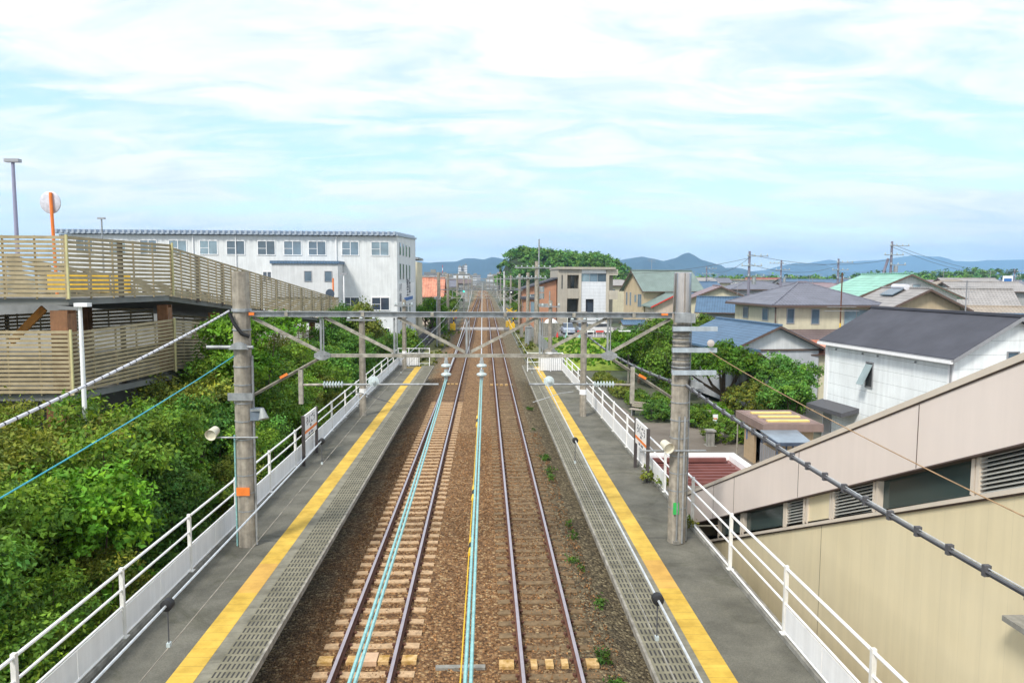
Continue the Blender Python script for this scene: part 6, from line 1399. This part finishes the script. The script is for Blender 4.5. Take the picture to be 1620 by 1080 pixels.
# right side trees
tree('broad_tree', 'broad umbrella shaped green tree right of the right mast', 15.9, 47.6, -1.2, [(-1.5, 0, 3.2, 1.3, 1.3, 0.9), (0, 0, 3.7, 1.5, 1.4, 0.9), (1.5, 0.2, 3.3, 1.2, 1.2, 0.8), (-0.6, -1.0, 3.0, 1.3, 1.1, 0.8), (0.9, -0.8, 3.2, 1.1, 1.0, 0.7), (-2.4, 0.3, 2.7, 0.8, 0.8, 0.6), (2.3, -0.2, 2.7, 0.8, 0.7, 0.6), (0.4, 0.9, 4.1, 0.7, 0.7, 0.6)], 15000, 0.085, LF_bright, 81, True, None, 'tree', 0.32, 0.4, 1.2, 0.24)
tree('clipped_round_bush', 'smooth rounded yellow green bush behind the toilet block', 17.1, 45.3, -1.2, [(0, 0, 1.0, 2.0, 1.6, 1.4)], 13000, 0.05, LF_olive, 82, False, None, 'bush', 0.14, 0.7, 1.4)
tree('dark_shrub', 'large dark green shrub left of the white storehouse', 19.3, 45.5, -1.2, blobset(92, 10, 1.5, 4.1, 0.8, 1.1), 12000, 0.075, LF_dark, 83, True, None, 'shrub', 0.3, 0.5, 1.9)
tree('dark_shrub', 'dark green shrub filling the gap between round bush and storehouse', 18.3, 42.3, -1.2, blobset(93, 8, 1.2, 2.9, 0.6, 0.9), 9000, 0.07, LF_dark, 84, True, None, 'shrub', 0.3, 0.5, 1.9)
gt = []
for i, (x, y, h, lm, lab) in enumerate(((12.9, 60, 4.6, LF_bright, 'bright green tree behind the hanging lamp bracket of the truss'), (14.5, 58, 4.6, LF_mid, 'green tree left of the right mast'), (16.5, 61, 4.7, LF_bright, 'bright green tree behind the right mast'),
                                         (13.3, 66, 3.7, LF_dark, 'dark tree at the field edge beside the plaza'), (13.3, 52.5, 3.3, LF_mid, 'lower green tree left of the right mast'), (18.6, 58.5, 4.3, LF_mid, 'green tree in front of the blue roof'), (14.8, 69, 4.8, LF_dark, 'dark tree behind the plaza trees'), (18.0, 72, 4.6, LF_mid, 'green tree before the tan annex'), (22.5, 76, 4.4, LF_mid, 'green tree before the blue roofed outbuilding'), (26.5, 70, 3.9, LF_dark, 'dark garden tree left of the cream house'))):
    tree('garden_tree', lab, x, y, -1.1, blobset(100+i, 11, h*0.38, h+0.5, 0.9, h*0.24), 9500, 0.09, lm, 120+i, True, None, 'tree', 0.36, 0.4, 1.25, 0.14)
for i, (x, y, rx, ry, rz_, lm, lab, yy) in enumerate(((13.2, 38.9, 1.3, 1.1, 0.85, LF_mid, 'clipped green hedge behind the stone pillar', 0), (12.6, 42.8, 0.9, 0.9, 0.9, LF_mid, 'rounded hedge behind the bench', 0), (15.0, 38.2, 1.2, 1.4, 0.8, LF_dark, 'dark hedge beside the toilet block', 0),
                                                    (10.3, 54.5, 0.8, 2.6, 0.7, LF_olive, 'olive hedge along the plaza path', 0), (10.7, 49.8, 0.8, 2.2, 0.75, LF_mid, 'green hedge strip along the plaza path', 0), (9.9, 59.8, 0.8, 2.6, 0.6, LF_olive, 'yellowish weeds at the far end of the plaza path', 0), (12.2, 48.0, 1.1, 1.3, 1.0, LF_mid, 'rounded hedge behind the path bench', 0), (14.3, 43.9, 1.1, 1.0, 0.8, LF_bright, 'small bright shrub with yellow flowers under the broad tree', 0), (10.9, 45.2, 0.9, 1.5, 0.8, LF_dark, 'dark hedge beside the left bench', 0))):
    tree('hedge', lab, x, y, gz(x, y), [(0, 0, rz_*0.55, rx, ry, rz_)], 6500, 0.055, lm, 140+i, False, None, 'hedge', 0.16, 0.5, 1.4)
# lineside greenery left and far
for i, (x, y, h, lm, lab) in enumerate(((-7.4, 100, 5.2, LF_bright, 'rounded bright tree beside the cream tower building'), (-6.6, 122, 4.8, LF_mid, 'green tree left of the crossing'), (-9.5, 116, 4.5, LF_dark, 'dark tree behind the louvred fence'), (-7.6, 146, 5.5, LF_mid, 'green tree left of the far line'), (-8.5, 180, 5.5, LF_dark, 'dark tree left of the far line'),
                                        (6.5, 132, 4.6, LF_mid, 'green tree right of the crossing'), (7.6, 160, 6.0, LF_dark, 'dark tree right of the far line'), (7.0, 200, 7.0, LF_mid, 'tall green tree right of the far line'), (-7.8, 70, 3.6, LF_mid, 'low green tree at the thicket end beside the machines'), (23.0, 88, 2.6, LF_dark, 'dark hedge shrub before the tan annex'), (27.2, 86, 3.2, LF_dark, 'dark bush beside the tan annex'))):
    tree('lineside_tree', lab, x, y, -0.5, blobset(160+i, 10, h*0.36, h+0.3, 0.8, h*0.24), 4500, 0.13, lm, 180+i, True, None, 'tree', 0.5, 0.45, 1.3, 0.15)
# platform weeds
def weeds(name, pts, h, lm, lab, n, seed, size=0.05):
    me = leaf_mesh(name, seed, [(x, y, z+h*0.4, h*r_, h*r_*1.4, h*0.6) for x, y, z, r_ in pts], n, size, clump=0.12); me.materials.append(lm)
    o = bpy.data.objects.new(name, me); C.objects.link(o); tag(o, lab, 'weeds', kind='stuff')
rr = random.Random(9)
weeds('platform_weeds', [(2.72+rr.uniform(-.25, .1), y_, -0.22, rr.uniform(0.4, 1.2)) for y_ in (12.6, 13.1, 14.3, 16.8, 18.7, 19.6, 21.5, 22.4, 27.5, 28.3, 29.0, 31.0, 37, 43)], 0.20, LF_dark, 'green weeds growing at the foot of the right platform', 2600, 301, 0.03)
weeds('fence_weeds', [(5.55, 23.1, 0.95, 1.5), (5.5, 22.6, 0.95, 1.0), (5.45, 24.0, 0.95, 0.8), (5.5, 19.0, 0.93, 0.5)], 0.35, LF_olive, 'tuft of grass growing through the right railing by the sign', 900, 302, 0.045)
weeds('lineside_weeds', [(rr.choice([-1, 1])*rr.uniform(4.4, 5.7), rr.uniform(58, 118), -0.3, rr.uniform(1.0, 3.2)) for _ in range(70)], 0.4, LF_olive, 'grassy weeds beside the line beyond the platform ends', 9000, 303, 0.09)
weeds('field_tufts', [(rr.uniform(7.2, 18), rr.uniform(67, 98), -0.38, rr.uniform(2, 5)) for _ in range(110)], 0.28, LF_bright, 'grass tufts covering the field beside the fence', 16000, 304, 0.10)

# ------------------------------------------------------------------ wooded hill, mountains, far town
def ridge(name, D, prof_, depth, m, seed, scale=1.0, rough=0.05):
    """a mountain range with real depth: heights follow prof_ along x and fall away in front and behind"""
    xs = [p[0]*scale for p in prof_]; hs = [p[1]*scale for p in prof_]
    n = 260; X = np.linspace(xs[0], xs[-1], n); Hh = np.interp(X, xs, hs); k = 15; rgn = np.random.default_rng(seed)
    wob = np.convolve(rgn.normal(size=n+8), np.ones(4)/4, 'same')[:n]
    rows = []
    for j in range(k):
        v = -1+2*j/(k-1); fall = max(0.0, 1-abs(v)**1.15)
        spur = 1+0.35*(1-fall)*np.convolve(rgn.normal(size=n+8), np.ones(7)/7, 'same')[:n]*2
        z = Hh*fall*(spur if abs(v) > 0.01 else 1+rough*0.12*wob)-10*(fall < 0.01)
        rows.append(np.column_stack([X*(1+v*depth/D*0.5) if False else X, np.full(n, D+v*depth), z]))
    V = np.vstack(rows); m_ = MB(); m_.v = [tuple(p) for p in V]; m_.f = [(j*n+i, j*n+i+1, (j+1)*n+i+1, (j+1)*n+i) for j in range(k-1) for i in range(n-1)]; m_.m = [0]*len(m_.f)
    return structure(m_, name, m, True)
M_mtn = mat('haze_tinted_forest', (0.026, 0.055, 0.075), 0.95, 0.35, 0.004)  # forest green shifted to blue: part of the distance haze is in this colour
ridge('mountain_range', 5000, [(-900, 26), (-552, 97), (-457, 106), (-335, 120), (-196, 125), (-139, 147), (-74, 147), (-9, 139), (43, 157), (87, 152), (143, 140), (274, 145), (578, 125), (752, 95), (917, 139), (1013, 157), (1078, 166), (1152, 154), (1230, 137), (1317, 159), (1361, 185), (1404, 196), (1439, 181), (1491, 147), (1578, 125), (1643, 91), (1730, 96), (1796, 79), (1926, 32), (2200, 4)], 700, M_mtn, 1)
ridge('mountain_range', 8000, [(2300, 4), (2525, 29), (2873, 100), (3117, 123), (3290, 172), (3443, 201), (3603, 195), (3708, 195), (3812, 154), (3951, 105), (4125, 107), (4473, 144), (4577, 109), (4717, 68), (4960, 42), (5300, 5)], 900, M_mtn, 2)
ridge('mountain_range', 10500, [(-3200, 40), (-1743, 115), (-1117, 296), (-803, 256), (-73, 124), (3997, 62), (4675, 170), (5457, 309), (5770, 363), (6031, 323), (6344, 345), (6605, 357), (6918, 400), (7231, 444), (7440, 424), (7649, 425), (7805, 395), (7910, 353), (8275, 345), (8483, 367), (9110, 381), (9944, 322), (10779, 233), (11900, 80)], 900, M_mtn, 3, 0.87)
# low wooded belt in front of the mountains on the right
def wood(name, lab, prof_, D, depth, n, size, lm, seed):
    """a wood as one mass: clumps of leaves over a low rise"""
    blobs = []; q = random.Random(seed)
    xs = [p[0] for p in prof_]; hs = [p[1] for p in prof_]
    for i in range(n):
        x = q.uniform(xs[0], xs[-1]); v = q.uniform(0, 1); h = float(np.interp(x, xs, hs)); y = D+depth*v; f_ = 0.35+0.65*math.sin(min(1, v*1.4)*math.pi/2)
        s = size*q.uniform(0.7, 1.3); blobs.append((x*(y/D)**0.2, y, max(1, h*f_-s*0.7), s*1.25, s*1.25, s))
    me = leaf_mesh(name, seed, blobs, n*130, size*0.16, 0.5, 1.5, clump=size*0.38); me.materials.append(lm)
    o = bpy.data.objects.new(name, me); C.objects.link(o); return tag(o, lab, 'wood', kind='stuff')
hp = [(8, 9), (12, 19), (14, 22), (17, 24), (22, 25), (27, 24), (34, 23), (41, 23), (46, 22), (52, 21), (59, 22), (64, 21), (69, 19), (73, 16), (77, 10), (82, 3)]
m = MB(); n_ = len(hp); rows = []
for v, f_ in ((0, 0.0), (0.2, 0.45), (0.5, 0.8), (1.0, 0.9), (1.6, 0.0)):
    rows += [(x, 360+60*v, h*f_-1) for x, h in hp]
m.add(rows, [(j*n_+i, j*n_+i+1, (j+1)*n_+i+1, (j+1)*n_+i) for j in range(4) for i in range(n_-1)]); structure(m, 'hill', mat('hill_soil', (0.03, 0.05, 0.02), 0.95, 0.3, 0.1), True)
wood('hill_wood', 'dense green wood covering the low hill right of the line', hp, 358, 60, 330, 3.4, LF_hill, 401)
wood('far_wood', 'dark low belt of trees before the mountains on the right', [(150, 8), (260, 10), (330, 14), (420, 15), (480, 19), (560, 16), (650, 20), (800, 18)], 640, 60, 300, 7.0, LF_hill, 402)
wood('far_wood', 'low line of trees between the town roofs and the blue peak', [(95, 9), (180, 10), (240, 9), (330, 11)], 460, 40, 150, 5.0, LF_hill, 403)
wood('far_wood', 'green bushes along the far line on the left', [(-60, 3), (-30, 5), (-9, 5)], 210, 70, 90, 2.4, LF_hill, 404)
# distant city
cm1 = mat('city_white', (0.62, 0.64, 0.67), 0.7, 0.15, 0.2); cm2 = mat('city_grey', (0.36, 0.37, 0.40), 0.7, 0.2, 0.2); cm3 = mat('city_cream', (0.60, 0.55, 0.45), 0.7, 0.15, 0.2)
for mm_ in (cm1, cm2, cm3): stripes(mm_, 2, 3.1, 1.1, 0.6, 0.3, 0.1)
def block(x, y, w, d, h, m_, lab, grp='distant city buildings'):
    t = thing('city_building', lab, 'building', (x, y, -0.5), grp); MB().box(x-w/2, x+w/2, y-d/2, y+d/2, -0.5, h).build('wall', m_, t); MB().box(x-w/2-0.3, x+w/2+0.3, y-d/2-0.3, y+d/2+0.3, h+0.01, h+0.6).build('roof', M_conc, t)
    MB().box(x-w*0.15, x+w*0.15, y-d*0.2, y+d*0.2, h+0.61, h+2.6).build('roof_house', M_conc, t)
block(-34.5, 1000, 4.2, 10, 24.0, cm1, 'left white tower of the tall cluster in the far city', None); block(-30.0, 1004, 4.0, 10, 24.4, cm2, 'middle grey tower of the tall cluster in the far city', None); block(-26.3, 1000, 3.6, 10, 26.0, cm1, 'right and tallest white tower of the far city cluster', None)
rq = random.Random(21)
for i in range(46):
    y = rq.uniform(430, 1100); x = rq.uniform(-0.085, 0.055)*y; 
    if abs(x-bend(y)) < 9+0.004*y and y < 700: x += 25*(1 if x > bend(y) else -1)
    if x > 0.02*y and y < 480: continue
    mname, mm_ = rq.choice((('white', cm1), ('grey', cm2), ('cream', cm3), ('white', cm1))); wide = rq.uniform(6, 16)
    top_y = rq.uniform(6, 9.5)+(rq.uniform(0, 7)*(y/1000))
    block(x, y, wide, 9, top_y, mm_, 'small %s block in the distant city at the end of the line' % mname, 'distant %s city buildings' % mname)
def chimney(x, y, h, lab, r_=0.9):
    t = thing('striped_chimney', lab, 'chimney', (x, y, 0)); k = 7
    for i in range(k): MB().tube([(x, y, h*i/k), (x, y, h*(i+1)/k)], r_*(1-0.05*i), 10).build('band', M_white if (k-i) % 2 == 0 else M_red, t)
chimney(20.5, 1000, 27, 'red and white striped chimney near the forest hill'); chimney(-58, 1000, 26, 'red and white lattice like mast left of the white towers', 0.5)

# ------------------------------------------------------------------ haze
hz = MB().box(-13500, 13500, -400, 11600, -12.0, 480); o = hz.build('haze', None)
hm = bpy.data.materials.new('haze_air'); hm.use_nodes = True; t = hm.node_tree; t.nodes.clear()
pv = N(t, 'ShaderNodeVolumePrincipled'); pv.inputs['Color'].default_value = (0.38, 0.66, 1.0, 1); pv.inputs['Density'].default_value = 0.000115; pv.inputs['Anisotropy'].default_value = 0.1
mo = N(t, 'ShaderNodeOutputMaterial'); t.links.new(pv.outputs[0], mo.inputs['Volume']); o.data.materials.clear(); o.data.materials.append(hm); o['kind'] = 'stuff'; o['label'] = 'thin blue haze of the air'
